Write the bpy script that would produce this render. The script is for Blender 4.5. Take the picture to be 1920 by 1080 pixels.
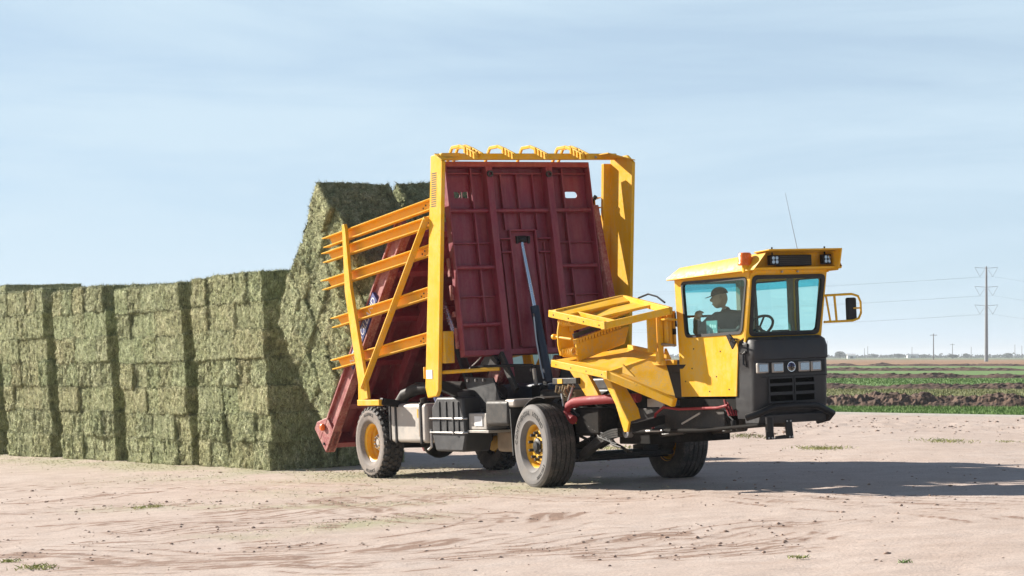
import bpy, bmesh, math, random
import numpy as np
from mathutils import Vector, Matrix, noise

# ------------------------------------------------------------------ clear
for o in list(bpy.data.objects):
    bpy.data.objects.remove(o)
SC = bpy.context.scene
COL = SC.collection
rad = math.radians

# ------------------------------------------------------------------ camera
cam_d = bpy.data.cameras.new('camera')
cam = bpy.data.objects.new('camera', cam_d)
COL.objects.link(cam)
cam.location = (0, 0, 1.68)
cam.rotation_euler = (rad(90), 0, 0)
cam_d.sensor_width = 36
cam_d.lens = 83.25
cam_d.shift_y = 0.0667
cam_d.clip_start = 0.1
cam_d.clip_end = 30000
SC.camera = cam

# ------------------------------------------------------------------ sun and sky
SUN_AZ, SUN_EL = rad(33), rad(24.5)
sun_dir = Vector((math.cos(SUN_AZ) * math.cos(SUN_EL), -math.sin(SUN_AZ) * math.cos(SUN_EL), -math.sin(SUN_EL)))
sd = bpy.data.lights.new('sun', 'SUN')
sd.energy = 5.0
sd.angle = rad(0.53)
sd.color = (1.0, 0.93, 0.83)
sun = bpy.data.objects.new('sun', sd)
COL.objects.link(sun)
sun.rotation_euler = sun_dir.to_track_quat('-Z', 'Y').to_euler()
sun.location = (-40, 60, 50)

W = bpy.data.worlds.new('World')
SC.world = W
W.use_nodes = True
nt = W.node_tree
nt.nodes.clear()
out = nt.nodes.new('ShaderNodeOutputWorld')
bg = nt.nodes.new('ShaderNodeBackground')
sky = nt.nodes.new('ShaderNodeTexSky')
sky.sky_type = 'NISHITA'
sky.sun_disc = False
sky.sun_elevation = SUN_EL
sky.sun_rotation = rad(-57)
sky.altitude = 0
sky.air_density = 0.6
sky.dust_density = 0.0
sky.ozone_density = 2.5
bg.inputs['Strength'].default_value = 0.05
# thin high cloud, spread evenly over the whole sky
tc = nt.nodes.new('ShaderNodeTexCoord')
mp = nt.nodes.new('ShaderNodeMapping')
mp.inputs['Scale'].default_value = (1.5, 1.5, 11.0)
mp.inputs['Rotation'].default_value = (0.05, -0.10, 0.4)
n1 = nt.nodes.new('ShaderNodeTexNoise')
n1.inputs['Scale'].default_value = 2.2
n1.inputs['Detail'].default_value = 6
n1.inputs['Roughness'].default_value = 0.55
n1.inputs['Distortion'].default_value = 0.5
cr = nt.nodes.new('ShaderNodeValToRGB')
cr.color_ramp.elements[0].position = 0.40
cr.color_ramp.elements[0].color = (0.86, 0.86, 0.86, 1)
cr.color_ramp.elements[1].position = 0.66
cr.color_ramp.elements[1].color = (1.34, 1.34, 1.34, 1)
mx = nt.nodes.new('ShaderNodeMix')
mx.data_type = 'RGBA'
mx.inputs['B'].default_value = (6.3, 7.95, 9.25, 1)
nt.links.new(tc.outputs['Generated'], mp.inputs['Vector'])
nt.links.new(mp.outputs['Vector'], n1.inputs['Vector'])
nt.links.new(n1.outputs['Fac'], cr.inputs['Fac'])
# the veil thins from the horizon up to the zenith, as haze does
sxyz = nt.nodes.new('ShaderNodeSeparateXYZ')
nt.links.new(tc.outputs['Generated'], sxyz.inputs[0])
vr = nt.nodes.new('ShaderNodeValToRGB')
vr.color_ramp.interpolation = 'EASE'
while len(vr.color_ramp.elements) < 4: vr.color_ramp.elements.new(.5)
for k_, (p_, c_) in enumerate(((0.0, .95), (.15, .74), (.4, .22), (1.0, .06))):
    vr.color_ramp.elements[k_].position = p_; vr.color_ramp.elements[k_].color = (c_, c_, c_, 1)
nt.links.new(sxyz.outputs['Z'], vr.inputs['Fac'])
vm_ = nt.nodes.new('ShaderNodeMath'); vm_.operation = 'MULTIPLY'; vm_.use_clamp = True
nt.links.new(cr.outputs['Color'], vm_.inputs[0]); nt.links.new(vr.outputs['Color'], vm_.inputs[1])
nt.links.new(vm_.outputs[0], mx.inputs['Factor'])
nt.links.new(sky.outputs['Color'], mx.inputs['A'])
nt.links.new(mx.outputs['Result'], bg.inputs['Color'])
nt.links.new(bg.outputs['Background'], out.inputs['Surface'])

SC.view_settings.view_transform = 'Standard'
SC.view_settings.look = 'None'
SC.view_settings.gamma = 1
SC.view_settings.exposure = 1.02
SC.view_settings.use_curve_mapping = False
SC.render.engine = 'CYCLES'
SC.cycles.max_bounces = 8
SC.cycles.transparent_max_bounces = 16
SC.cycles.caustics_reflective = False
SC.cycles.caustics_refractive = False

# ------------------------------------------------------------------ ground shape: the yard falls gently towards the left
K = 0.04
def sstep(a, b, x):
    t = np.clip((x - a) / (b - a), 0, 1)
    return t * t * (3 - 2 * t)
def base_z(X, Z):
    X = np.asarray(X, float); Z = np.asarray(Z, float)
    w = 1.2
    hi = 6.0
    s = np.where(X < hi - w, X, np.where(X > hi + w, hi, hi - (np.clip(hi + w - X, 0, 2 * w)) ** 2 / (4 * w)))
    s = np.maximum(s, -14.0)
    z = K * s
    f = sstep(56, 66, Z)
    return z * (1 - f) + 0.24 * f

# the wagon's own frame: x forward, y towards its left, z up
FW = Vector((0.48471849, -0.8744553, 0.01938874))
LF = Vector((0.87375657, 0.48510611, 0.03495026))
NN = Vector((-0.03996804, 0.0, 0.99920096))
OO = Vector((1.30501901, 30.48025504, 0.05220076))
TM = Matrix((( FW.x, LF.x, NN.x, OO.x), (FW.y, LF.y, NN.y, OO.y), (FW.z, LF.z, NN.z, OO.z), (0, 0, 0, 1)))

# ------------------------------------------------------------------ material helpers
def new_mat(name):
    m = bpy.data.materials.new(name)
    m.use_nodes = True
    n = m.node_tree.nodes
    return m, m.node_tree, n['Principled BSDF']
def lnk(t, a, b):
    t.links.new(a, b)
def noise_node(t, scale, detail=4, rough=0.55, vec=None, dist=0):
    n = t.nodes.new('ShaderNodeTexNoise')
    n.inputs['Scale'].default_value = scale
    n.inputs['Detail'].default_value = detail
    n.inputs['Roughness'].default_value = rough
    n.inputs['Distortion'].default_value = dist
    if vec is not None:
        lnk(t, vec, n.inputs['Vector'])
    return n
def ramp(t, fac, stops):
    r = t.nodes.new('ShaderNodeValToRGB')
    while len(r.color_ramp.elements) < len(stops):
        r.color_ramp.elements.new(0.5)
    for e, (p, c) in zip(r.color_ramp.elements, stops):
        e.position = p
        e.color = (c[0], c[1], c[2], 1) if not isinstance(c, (int, float)) else (c, c, c, 1)
    lnk(t, fac, r.inputs['Fac'])
    return r
def mixc(t, fac, a, b, mode='MIX'):
    m = t.nodes.new('ShaderNodeMix')
    m.data_type = 'RGBA'
    m.blend_type = mode
    for s, v in (('Factor', fac), ('A', a), ('B', b)):
        if isinstance(v, bpy.types.NodeSocket):
            lnk(t, v, m.inputs[s])
        elif isinstance(v, (int, float)):
            m.inputs[s].default_value = v
        else:
            m.inputs[s].default_value = (v[0], v[1], v[2], 1)
    return m.outputs['Result']
def obj_vec(t):
    c = t.nodes.new('ShaderNodeTexCoord')
    return c.outputs['Object']
def bump(t, h, strength, dist, bsdf):
    b = t.nodes.new('ShaderNodeBump')
    b.inputs['Strength'].default_value = strength
    b.inputs['Distance'].default_value = dist
    lnk(t, h, b.inputs['Height'])
    lnk(t, b.outputs['Normal'], bsdf.inputs['Normal'])
def paint(name, col, rough=0.45, dust=(0.42, 0.33, 0.26), dust_amt=0.25, var=0.12, metal=0.0, scale=3.0, coat=0.0, bumpy=0.0, streak=0.0, chips=0.0, dent=0.0, spec=None):
    """painted or plain surface with dust patches, streaks and slight unevenness"""
    m, t, b = new_mat(name)
    v = obj_vec(t)
    n = noise_node(t, scale, 5, 0.6, v)
    n2 = noise_node(t, scale * 9, 3, 0.6, v)
    dark = [c * (1 - var) for c in col]
    lite = [min(1, c * (1 + var)) for c in col]
    r = ramp(t, n.outputs['Fac'], [(0.3, dark), (0.7, lite)])
    mu = t.nodes.new('ShaderNodeMath'); mu.operation = 'MULTIPLY'
    lnk(t, n.outputs['Fac'], mu.inputs[0]); lnk(t, n2.outputs['Fac'], mu.inputs[1])
    dr = ramp(t, mu.outputs[0], [(0.2, 0.0), (0.45, dust_amt)])
    c = mixc(t, dr.outputs['Color'], r.outputs['Color'], dust)
    if streak:      # run marks and dust streaks
        mps = t.nodes.new('ShaderNodeMapping'); mps.inputs['Scale'].default_value = (7, 7, 0.5)
        lnk(t, v, mps.inputs['Vector'])
        ns = noise_node(t, 2.0, 5, 0.65, mps.outputs['Vector'])
        c = mixc(t, ramp(t, ns.outputs['Fac'], [(0.45, 0.0), (0.75, streak)]).outputs['Color'], c, dust)
    if chips:       # chipped and rubbed spots
        nc = noise_node(t, 16, 5, 0.75, v)
        c = mixc(t, ramp(t, nc.outputs['Fac'], [(0.66, 0.0), (0.70, chips)]).outputs['Color'], c, (0.16, 0.12, 0.09))
    lnk(t, c, b.inputs['Base Color'])
    rr = ramp(t, mu.outputs[0], [(0.15, rough * 0.85), (0.45, min(1, rough + 0.25))])
    lnk(t, rr.outputs['Color'], b.inputs['Roughness'])
    b.inputs['Metallic'].default_value = metal
    if spec is not None: b.inputs['Specular IOR Level'].default_value = spec
    b.inputs['Coat Weight'].default_value = coat
    if dent:
        nd = noise_node(t, 2.6, 2, 0.5, v)
        bump(t, nd.outputs['Fac'], 0.6, dent, b)
    elif bumpy:
        bump(t, n2.outputs['Fac'], 0.5, bumpy, b)
    return m

YELLOW = paint('yellow_paint', (0.82, 0.43, 0.006), 0.46, (0.64, 0.46, 0.18), 0.50, 0.06, streak=.34, chips=.7, dent=.012, spec=.18)
YELLOW_W = paint('yellow_wheel_paint', (0.86, 0.47, 0.012), 0.45, (0.58, 0.44, 0.24), 0.45, 0.08, chips=.5)
YELLOW_OLD = paint('yellow_worn_paint', (0.80, 0.43, 0.012), 0.5, (0.46, 0.37, 0.23), 0.6, 0.10, scale=4.5, streak=.3, chips=.8, dent=.012, spec=.18)
RED = paint('dark_red_paint', (0.225, 0.020, 0.040), 0.42, (0.33, 0.12, 0.11), 0.30, 0.16, streak=.45, chips=.35, dent=.025)
RED_D = paint('dusty_red_paint', (0.27, 0.040, 0.040), 0.55, (0.52, 0.32, 0.26), 0.8, 0.15, scale=4, streak=.4, chips=.4)
RED_HOSE = paint('red_hose_rubber', (0.26, 0.012, 0.016), 0.7, (0.4, 0.2, 0.15), 0.15)
BLACK = paint('black_paint', (0.010, 0.010, 0.011), 0.45, (0.14, 0.11, 0.09), 0.12, 0.2, spec=.3)
BLACK_MATT = paint('black_plastic', (0.020, 0.021, 0.024), 0.52, (0.15, 0.13, 0.11), 0.14, 0.2, scale=2, bumpy=0.001)
DUSTBLACK = paint('dusty_black_steel', (0.018, 0.017, 0.016), 0.55, (0.17, 0.135, 0.105), 0.4, 0.3, scale=5, spec=.35)
GREASE = paint('greasy_steel', (0.022, 0.018, 0.014), 0.45, (0.12, 0.09, 0.07), 0.45, 0.4, scale=7)
STEEL = paint('bare_steel', (0.42, 0.42, 0.42), 0.35, (0.35, 0.29, 0.23), 0.4, 0.15, metal=0.8)
CHROME = paint('chrome_rod', (0.75, 0.77, 0.80), 0.12, (0.4, 0.4, 0.4), 0.05, 0.03, metal=1.0)
ALU = paint('dusty_aluminium', (0.40, 0.375, 0.34), 0.5, (0.50, 0.42, 0.35), 0.6, 0.10, metal=0.25, scale=5)
NAVY = paint('navy_paint', (0.012, 0.022, 0.045), 0.4, (0.2, 0.17, 0.14), 0.12)
BLUE = paint('blue_plastic', (0.02, 0.06, 0.22), 0.4)
TANKBLUE = paint('dark_blue_tank', (0.015, 0.035, 0.065), 0.5, (0.12, 0.1, 0.09), 0.2)
RUBBER = paint('tyre_rubber', (0.028, 0.027, 0.026), 0.75, (0.22, 0.185, 0.155), 0.55, 0.2, scale=6, bumpy=0.002)
RUBBER_SIDE = paint('dusty_sidewall', (0.15, 0.14, 0.135), 0.8, (0.26, 0.225, 0.19), 0.6, 0.15, scale=7, bumpy=0.001)
RUBBER_SIDE2 = paint('very_dusty_sidewall', (0.20, 0.17, 0.15), 0.85, (0.36, 0.30, 0.25), 0.8, 0.12, scale=7, bumpy=0.001)
RUBBER_DARK = paint('clean_rubber', (0.016, 0.016, 0.016), 0.6, (0.1, 0.09, 0.08), 0.2)
WHITE = paint('white_paint', (0.75, 0.75, 0.74), 0.4, (0.5, 0.45, 0.4), 0.2, 0.04)
LETTER_WHITE = paint('white_lettering', (0.72, 0.74, 0.78), 0.5, (0.5, 0.42, 0.38), 0.2)
DECAL_BLUE = paint('blue_decal', (0.03, 0.05, 0.22), 0.45, (0.4, 0.3, 0.28), 0.2)
ORANGE = paint('orange_lens', (0.85, 0.16, 0.01), 0.2, (0.6, 0.3, 0.1), 0.05)
TAN = paint('tan_interior', (0.20, 0.17, 0.13), 0.7)
SEAT = paint('grey_seat_cloth', (0.05, 0.05, 0.055), 0.9)
COPPER = paint('brass_fittings', (0.40, 0.30, 0.18), 0.4, (0.25, 0.2, 0.15), 0.5, 0.2, metal=0.6, scale=12)
CAST = paint('tan_cast_housing', (0.26, 0.20, 0.14), 0.7, (0.36, 0.29, 0.23), 0.6, 0.2, scale=5)
MATTBLACK = paint('matt_black_steel', (0.012, 0.011, 0.010), 0.8, (0.07, 0.055, 0.045), 0.4, 0.3, spec=0.08)
SLOT_SHADE = paint('painted_slot_shade', (0.003, 0.003, 0.003), 0.9, (0.003, 0.003, 0.003), 0.0, spec=0.0)  # near-black colour that paints the shade inside the grille slots
LENS, _t, _b = new_mat('clear_lamp_lens')
_b.inputs['Base Color'].default_value = (0.34, 0.36, 0.39, 1); _b.inputs['Roughness'].default_value = 0.06
_b.inputs['Metallic'].default_value = 0.85

def glass(name, tint, gloss=0.08):
    m = bpy.data.materials.new(name)
    m.use_nodes = True
    t = m.node_tree
    t.nodes.clear()
    o = t.nodes.new('ShaderNodeOutputMaterial')
    tr = t.nodes.new('ShaderNodeBsdfTransparent'); tr.inputs['Color'].default_value = (*tint, 1)
    gl = t.nodes.new('ShaderNodeBsdfGlossy'); gl.inputs['Roughness'].default_value = 0.02
    gl.inputs['Color'].default_value = (0.9, 1.0, 1.0, 1)
    lwf = t.nodes.new('ShaderNodeLayerWeight'); lwf.inputs['Blend'].default_value = 0.5
    pw = t.nodes.new('ShaderNodeMath'); pw.operation = 'POWER'; pw.inputs[1].default_value = 5.0
    lnk(t, lwf.outputs['Facing'], pw.inputs[0])
    lw = t.nodes.new('ShaderNodeMath'); lw.operation = 'MULTIPLY_ADD'; lw.inputs[1].default_value = 0.9; lw.inputs[2].default_value = 0.03
    lnk(t, pw.outputs[0], lw.inputs[0])
    ms = t.nodes.new('ShaderNodeMixShader')
    lnk(t, lw.outputs[0], ms.inputs[0]); lnk(t, tr.outputs[0], ms.inputs[1]); lnk(t, gl.outputs[0], ms.inputs[2])
    lnk(t, ms.outputs[0], o.inputs['Surface'])
    return m
GLASS = glass('tinted_window_glass', (0.86, 0.985, 0.975))
GLASS_D = glass('sun_strip_glass', (0.42, 0.80, 0.86))

# ------------------------------------------------------------------ mesh builder
class MB:
    def __init__(s, M=None):
        s.v = []; s.f = []; s.M = M or Matrix.Identity(4)
    def add(s, vs, fs):
        k = len(s.v)
        s.v += [tuple(s.M @ Vector(p)) for p in vs]
        s.f += [[i + k for i in f] for f in fs]
        return s
    def box(s, x0, x1, y0, y1, z0, z1):
        return s.add([(x0,y0,z0),(x1,y0,z0),(x1,y1,z0),(x0,y1,z0),(x0,y0,z1),(x1,y0,z1),(x1,y1,z1),(x0,y1,z1)],
                     [(0,3,2,1),(4,5,6,7),(0,1,5,4),(1,2,6,5),(2,3,7,6),(3,0,4,7)])
    def bar(s, p, q, w, h, up=(0,0,1)):
        p, q = Vector(p), Vector(q)
        d = (q - p).normalized()
        sd_ = d.cross(Vector(up))
        if sd_.length < 1e-4: sd_ = d.cross(Vector((1,0,0)))
        sd_.normalize()
        u = sd_.cross(d).normalized()
        a, b = sd_ * w / 2, u * h / 2
        vs = [p-a-b, p+a-b, p+a+b, p-a+b, q-a-b, q+a-b, q+a+b, q-a+b]
        return s.add(vs, [(0,3,2,1),(4,5,6,7),(0,1,5,4),(1,2,6,5),(2,3,7,6),(3,0,4,7)])
    def prism(s, poly, ext):
        e = Vector(ext); n = len(poly)
        vs = [Vector(p) for p in poly] + [Vector(p) + e for p in poly]
        fs = [list(range(n))[::-1], list(range(n, 2*n))] + [(i, (i+1) % n, (i+1) % n + n, i + n) for i in range(n)]
        return s.add(vs, fs)
    def tube(s, pts, r, n=10, closed=False):
        pts = [Vector(p) for p in pts]
        m = len(pts)
        rs = r if isinstance(r, (list, tuple)) else [r] * m
        vs = []; fs = []; u = None
        for i in range(m):
            if closed: d = (pts[(i+1) % m] - pts[i-1])
            else: d = pts[min(i+1, m-1)] - pts[max(i-1, 0)]
            d.normalize()
            if u is None:
                u = d.orthogonal().normalized()
            else:
                u = (u - d * u.dot(d))
                u = u.normalized() if u.length > 1e-6 else d.orthogonal().normalized()
            w = d.cross(u)
            for k in range(n):
                a = 2 * math.pi * k / n
                vs.append(pts[i] + (u * math.cos(a) + w * math.sin(a)) * rs[i])
        for i in range(m if closed else m - 1):
            j = (i + 1) % m
            for k in range(n):
                fs.append((i*n+k, i*n+(k+1) % n, j*n+(k+1) % n, j*n+k))
        if not closed:
            fs.append(list(range(n))[::-1]); fs.append([(m-1)*n + k for k in range(n)])
        return s.add(vs, fs)
    def lathe(s, prof, c, axis='y', n=40):
        """prof: list of (radius, offset along axis)"""
        vs = []; fs = []
        for (r, a) in prof:
            for k in range(n):
                t = 2 * math.pi * k / n
                if axis == 'y': vs.append((c[0] + r*math.cos(t), c[1] + a, c[2] + r*math.sin(t)))
                elif axis == 'x': vs.append((c[0] + a, c[1] + r*math.cos(t), c[2] + r*math.sin(t)))
                else: vs.append((c[0] + r*math.cos(t), c[1] + r*math.sin(t), c[2] + a))
        for i in range(len(prof) - 1):
            for k in range(n):
                fs.append((i*n+k, i*n+(k+1) % n, (i+1)*n+(k+1) % n, (i+1)*n+k))
        return s.add(vs, fs)
    def disc(s, c, r, h, axis='y', n=16):
        return s.lathe([(0.0005, -h/2), (r, -h/2), (r, h/2), (0.0005, h/2)], c, axis, n)
    def build(s, name, m, parent=None, bev=0.0, smooth=True, seg=2):
        me = bpy.data.meshes.new(name)
        me.from_pydata(s.v, [], s.f)
        me.validate()
        bm = bmesh.new(); bm.from_mesh(me)
        bmesh.ops.recalc_face_normals(bm, faces=bm.faces)
        bm.to_mesh(me); bm.free()
        if smooth:
            me.polygons.foreach_set('use_smooth', [True] * len(me.polygons))
            me.set_sharp_from_angle(angle=rad(38))
        me.materials.append(m)
        o = bpy.data.objects.new(name, me)
        COL.objects.link(o)
        if parent is not None: o.parent = parent
        if bev:
            b = o.modifiers.new('bevel', 'BEVEL')
            b.width = bev; b.segments = seg; b.limit_method = 'ANGLE'; b.angle_limit = rad(40)
            b.harden_normals = False
        return o
def tag(o, label, cat=None, group=None, kind=None):
    if label: o['label'] = label
    if cat: o['category'] = cat
    if group: o['group'] = group
    if kind: o['kind'] = kind
    return o
def mesh_obj(name, vs, fs, m, parent=None, smooth=True):
    me = bpy.data.meshes.new(name)
    if isinstance(vs, np.ndarray): vs = vs.tolist()
    if isinstance(fs, np.ndarray): fs = fs.tolist()
    me.from_pydata(vs, [], fs)
    if smooth: me.polygons.foreach_set('use_smooth', [True] * len(me.polygons))
    if m: me.materials.append(m)
    o = bpy.data.objects.new(name, me)
    COL.objects.link(o)
    if parent: o.parent = parent
    return o
def text_geo(txt, size, depth=0.0, spacing=1.0):
    cu = bpy.data.curves.new('lettering', 'FONT')
    cu.body = txt; cu.size = size; cu.extrude = depth; cu.space_character = spacing
    cu.align_x = 'CENTER'; cu.resolution_u = 3
    o = bpy.data.objects.new('lettering', cu)
    COL.objects.link(o)
    dg = bpy.context.evaluated_depsgraph_get()
    me = o.evaluated_get(dg).to_mesh()
    vs = [v.co.copy() for v in me.vertices]
    fs = [list(p.vertices) for p in me.polygons]
    o.evaluated_get(dg).to_mesh_clear()
    bpy.data.objects.remove(o); bpy.data.curves.remove(cu)
    return vs, fs
# numpy value noise
def vnoise(x, y, seed=0):
    xi = np.floor(x).astype(np.int64); yi = np.floor(y).astype(np.int64)
    xf = x - xi; yf = y - yi
    def hsh(a, b):
        h = (a * 374761393 + b * 668265263 + seed * 974711) & 0x7fffffff
        h = ((h ^ (h >> 13)) * 1274126177) & 0x7fffffff
        return ((h ^ (h >> 16)) & 0xffff) / 65535.0
    u = xf * xf * (3 - 2 * xf); v = yf * yf * (3 - 2 * yf)
    a = hsh(xi, yi); b = hsh(xi + 1, yi); c = hsh(xi, yi + 1); d = hsh(xi + 1, yi + 1)
    return (a * (1-u) + b * u) * (1-v) + (c * (1-u) + d * u) * v
def fbm(x, y, octv=4, seed=0):
    s = 0; a = 0.5
    for i in range(octv):
        s = s + a * vnoise(x * 2**i, y * 2**i, seed + i * 7); a *= 0.5
    return s

# ================================================================== SETTING
rng = random.Random(11)
nrg = np.random.default_rng(5)
TRACKS = [
 ([[-5.67,26.21],[-4.98,26.32],[-4.25,26.58],[-3.61,27.18],[-2.99,27.65],[-2.52,27.94]], .13, 1.0),
 ([[-6.76,31.26],[-6.08,31.39],[-5.5,32.57],[-4.83,32.49]], .16, .7),
 ([[-6.21,28.73],[-5.53,28.91],[-4.63,29.37],[-3.62,29.79]], .12, .7),
 ([[-4.42,23.62],[-3.74,23.41],[-3.29,23.94],[-2.66,24.63],[-1.77,24.52]], .13, .7),
 ([[-4.83,22.36],[-3.94,21.58],[-3.28,20.51],[-2.91,20.5],[-1.86,20.66],[-1.5,20.77],[-1.0,21.22],[-0.5,22.07],[0.0,22.81],[0.32,23.5],[0.54,25.05]], .20, .95),
 ([[-2.46,21.87],[-1.98,21.94],[-1.75,22.2]], .12, 1.0),
 ([[-2.46,29.58],[-1.64,27.01],[-1.28,25.88],[-0.55,24.62],[0.0,24.54]], .16, .55),
 ([[-2.49,29.05],[-2.12,29.46]], .2, 1.0),
 ([[0.0,20.38],[0.51,20.53],[1.16,21.52],[1.61,21.61]], .17, .85),
 ([[0.53,19.64],[1.16,19.76],[1.72,20.04],[2.39,20.45]], .12, .7),
 ([[1.25,19.1],[1.92,19.39],[2.42,19.86]], .07, .6),
 ([[2.76,26.1],[3.5,24.25],[4.17,23.17],[4.67,21.6]], .15, .4),
 ([[1.56,20.4],[2.38,22.06],[2.77,21.98],[3.23,22.43]], .14, .55),
 ([[-3.93,20.29],[-2.98,20.07],[-1.96,19.82],[-1.13,19.24],[-0.89,19.68],[0.0,20.05]], .15, .75),
 ([[-5.23,24.17],[-4.31,24.55],[-3.63,25.56],[-2.58,26.04],[-1.64,27.98],[-0.65,28.91]], .12, .6),
 ([[-7.55,34.92],[-6.03,35.25],[-4.02,33.09],[-1.77,30.25],[-0.38,28.19]], .15, .35),
 ([[2.38,20.34],[2.73,21.26]], .05, .8), ([[2.47,20.29],[2.83,21.21]], .05, .8), ([[2.75,20.38],[3.02,20.98]], .05, .8),
 ([[0.25,28.3],[1.22,27.12],[2.29,27.44],[3.64,25.23],[4.94,23.34]], .16, .4),
]
def smooth_line(p, n=8):
    p = np.array(p); out_ = []
    for i in range(len(p) - 1):
        p0 = p[max(i-1, 0)]; p1 = p[i]; p2 = p[i+1]; p3 = p[min(i+2, len(p)-1)]
        for k in range(n):
            t = k / n
            out_.append(0.5 * ((2*p1) + (-p0+p2)*t + (2*p0-5*p1+4*p2-p3)*t*t + (-p0+3*p1-3*p2+p3)*t**3))
    out_.append(p[-1])
    return np.array(out_)
LINES = []
for p, w, a in TRACKS:
    q = smooth_line(p)
    tg = np.gradient(q, axis=0); tg /= np.maximum(np.linalg.norm(tg, axis=1, keepdims=True), 1e-6)
    nr = np.stack([-tg[:, 1], tg[:, 0]], 1)
    for k_, (o_, f_) in enumerate(((0, 1.0), (.20, .75), (-.17, .6))):
        if w < .06 and k_: continue
        LINES.append((q + nr * (o_ + .03 * np.sin(np.arange(len(q)) * .9 + k_))[:, None], max(.035, w * .30), a * f_ * .9))
    for o_ in (.55, -.5, .95):
        if w >= .12:
            LINES.append((q + nr * (o_ + .05 * np.sin(np.arange(len(q)) * .35 + o_ * 9))[:, None], .035, .38))
def disturb(X, Z):
    D = np.zeros_like(X)
    for p, w, a in LINES:
        lo = p.min(0) - 3*w; hi = p.max(0) + 3*w
        msk = (X > lo[0]) & (X < hi[0]) & (Z > lo[1]) & (Z < hi[1])
        if not msk.any(): continue
        x = X[msk]; z = Z[msk]
        best = np.full(x.shape, 9.0)
        for i in range(len(p) - 1):
            a_, b_ = p[i], p[i+1]
            d = b_ - a_; L2 = max(d @ d, 1e-9)
            t = np.clip(((x - a_[0]) * d[0] + (z - a_[1]) * d[1]) / L2, 0, 1)
            best = np.minimum(best, np.hypot(x - a_[0] - t*d[0], (z - a_[1] - t*d[1])))
        g = np.exp(-(best / w) ** 2) * a
        D[msk] = np.maximum(D[msk], g)
    brk = fbm(X * 1.3, Z * 1.3, 3, 3)
    grn = fbm(X * 9, Z * 9, 3, 9)
    return np.clip(D * np.clip((brk - 0.22) * 4.0, 0, 1.2) * np.clip(grn * 3.0 - 0.35, 0, 1.7), 0, 1.3)

def geo(a, b, first, grow):
    o_ = []; x = a; s = first
    while abs(x) < abs(b):
        x += s if b > a else -s
        o_.append(x); s *= grow
    return o_
xs = list(np.arange(-12.0, 13.01, 0.06))
xs = geo(-12.0, -4500, .3, 1.32)[::-1] + xs + geo(13.0, 4500, .3, 1.32)
zs = []; z = 15.0
while z < 62:
    zs.append(z); z += 0.062 * (z / 17) ** 1.35
zs = geo(15.0, -400, .4, 1.5)[::-1] + zs + geo(zs[-1], 9000, .8, 1.18)
xs = np.array(xs); zs = np.array(zs)
XX, ZZ = np.meshgrid(xs, zs)
near = (ZZ > 14.5) & (ZZ < 62) & (np.abs(XX) < 14)
DD = np.where(near, disturb(XX, ZZ), 0)
H = base_z(XX, ZZ)
H = H + near * (0.05 * (fbm(XX * .45, ZZ * .45, 3, 21) - .44) + 0.024 * (fbm(XX * 3.1, ZZ * 3.1, 4, 31) - .44))
H = H + DD * (0.034 * fbm(XX * 9, ZZ * 9, 3, 44)) - DD * 0.010
# lined soil lumps towards the field edge
edge = np.exp(-((ZZ - 49 + .5*(XX-8)) / 5.0) ** 2) * sstep(3.5, 6, XX)
H = H + near * edge * 0.05 * np.clip(fbm(XX * 2.2, ZZ * 2.2, 4, 77) - .47, 0, 1) * 3
# hay chaff lying round the stacks and the rear wheel
def chaff_f(X, Z):
    c = np.zeros_like(X)
    for (ax, az, bx, bz, w) in ((-3.6,37.3,-12,51.6,1.3), (-3.9,36.6,0.2,34.0,1.8), (-1.9,31.3,0.6,29.9,1.3), (-4.9,29.2,-1.2,27.6,.5), (-2.6,23.6,-.9,25.2,.5), (-1.9,33.9,-3.4,37.4,1.4)):
        dx, dz = bx-ax, bz-az; t = np.clip(((X-ax)*dx+(Z-az)*dz)/(dx*dx+dz*dz), 0, 1)
        d = np.hypot(X-ax-t*dx, Z-az-t*dz)
        c = np.maximum(c, np.exp(-(d/w)**2))
    return c * np.clip((fbm(X*.8, Z*.8, 4, 55) - .28) * 3, 0, 1)
CH = np.where(near, chaff_f(XX, ZZ), 0)
nx, nz = len(xs), len(zs)
verts = np.stack([XX.ravel(), ZZ.ravel(), H.ravel()], 1)
ii = np.arange(nx - 1); jj = np.arange(nz - 1)
I, J = np.meshgrid(ii, jj)
a = (J * nx + I).ravel()
faces = np.stack([a, a + 1, a + 1 + nx, a + nx], 1)
gm = bpy.data.meshes.new('ground')
gm.vertices.add(len(verts)); gm.vertices.foreach_set('co', verts.ravel().astype(np.float32))
gm.loops.add(faces.size); gm.loops.foreach_set('vertex_index', faces.ravel().astype(np.int32))
gm.polygons.add(len(faces)); gm.polygons.foreach_set('loop_start', np.arange(0, faces.size, 4, dtype=np.int32))
gm.update(); gm.validate()
gm.polygons.foreach_set('use_smooth', [True] * len(gm.polygons))
for nm, arr in (('soil', DD), ('chaff', CH)):
    at = gm.attributes.new(nm, 'FLOAT', 'POINT'); at.data.foreach_set('value', arr.ravel().astype(np.float32))
ground = bpy.data.objects.new('ground', gm); COL.objects.link(ground)
tag(ground, 'pale pinkish bare dirt yard with tyre tracks', None, None, 'structure')

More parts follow.
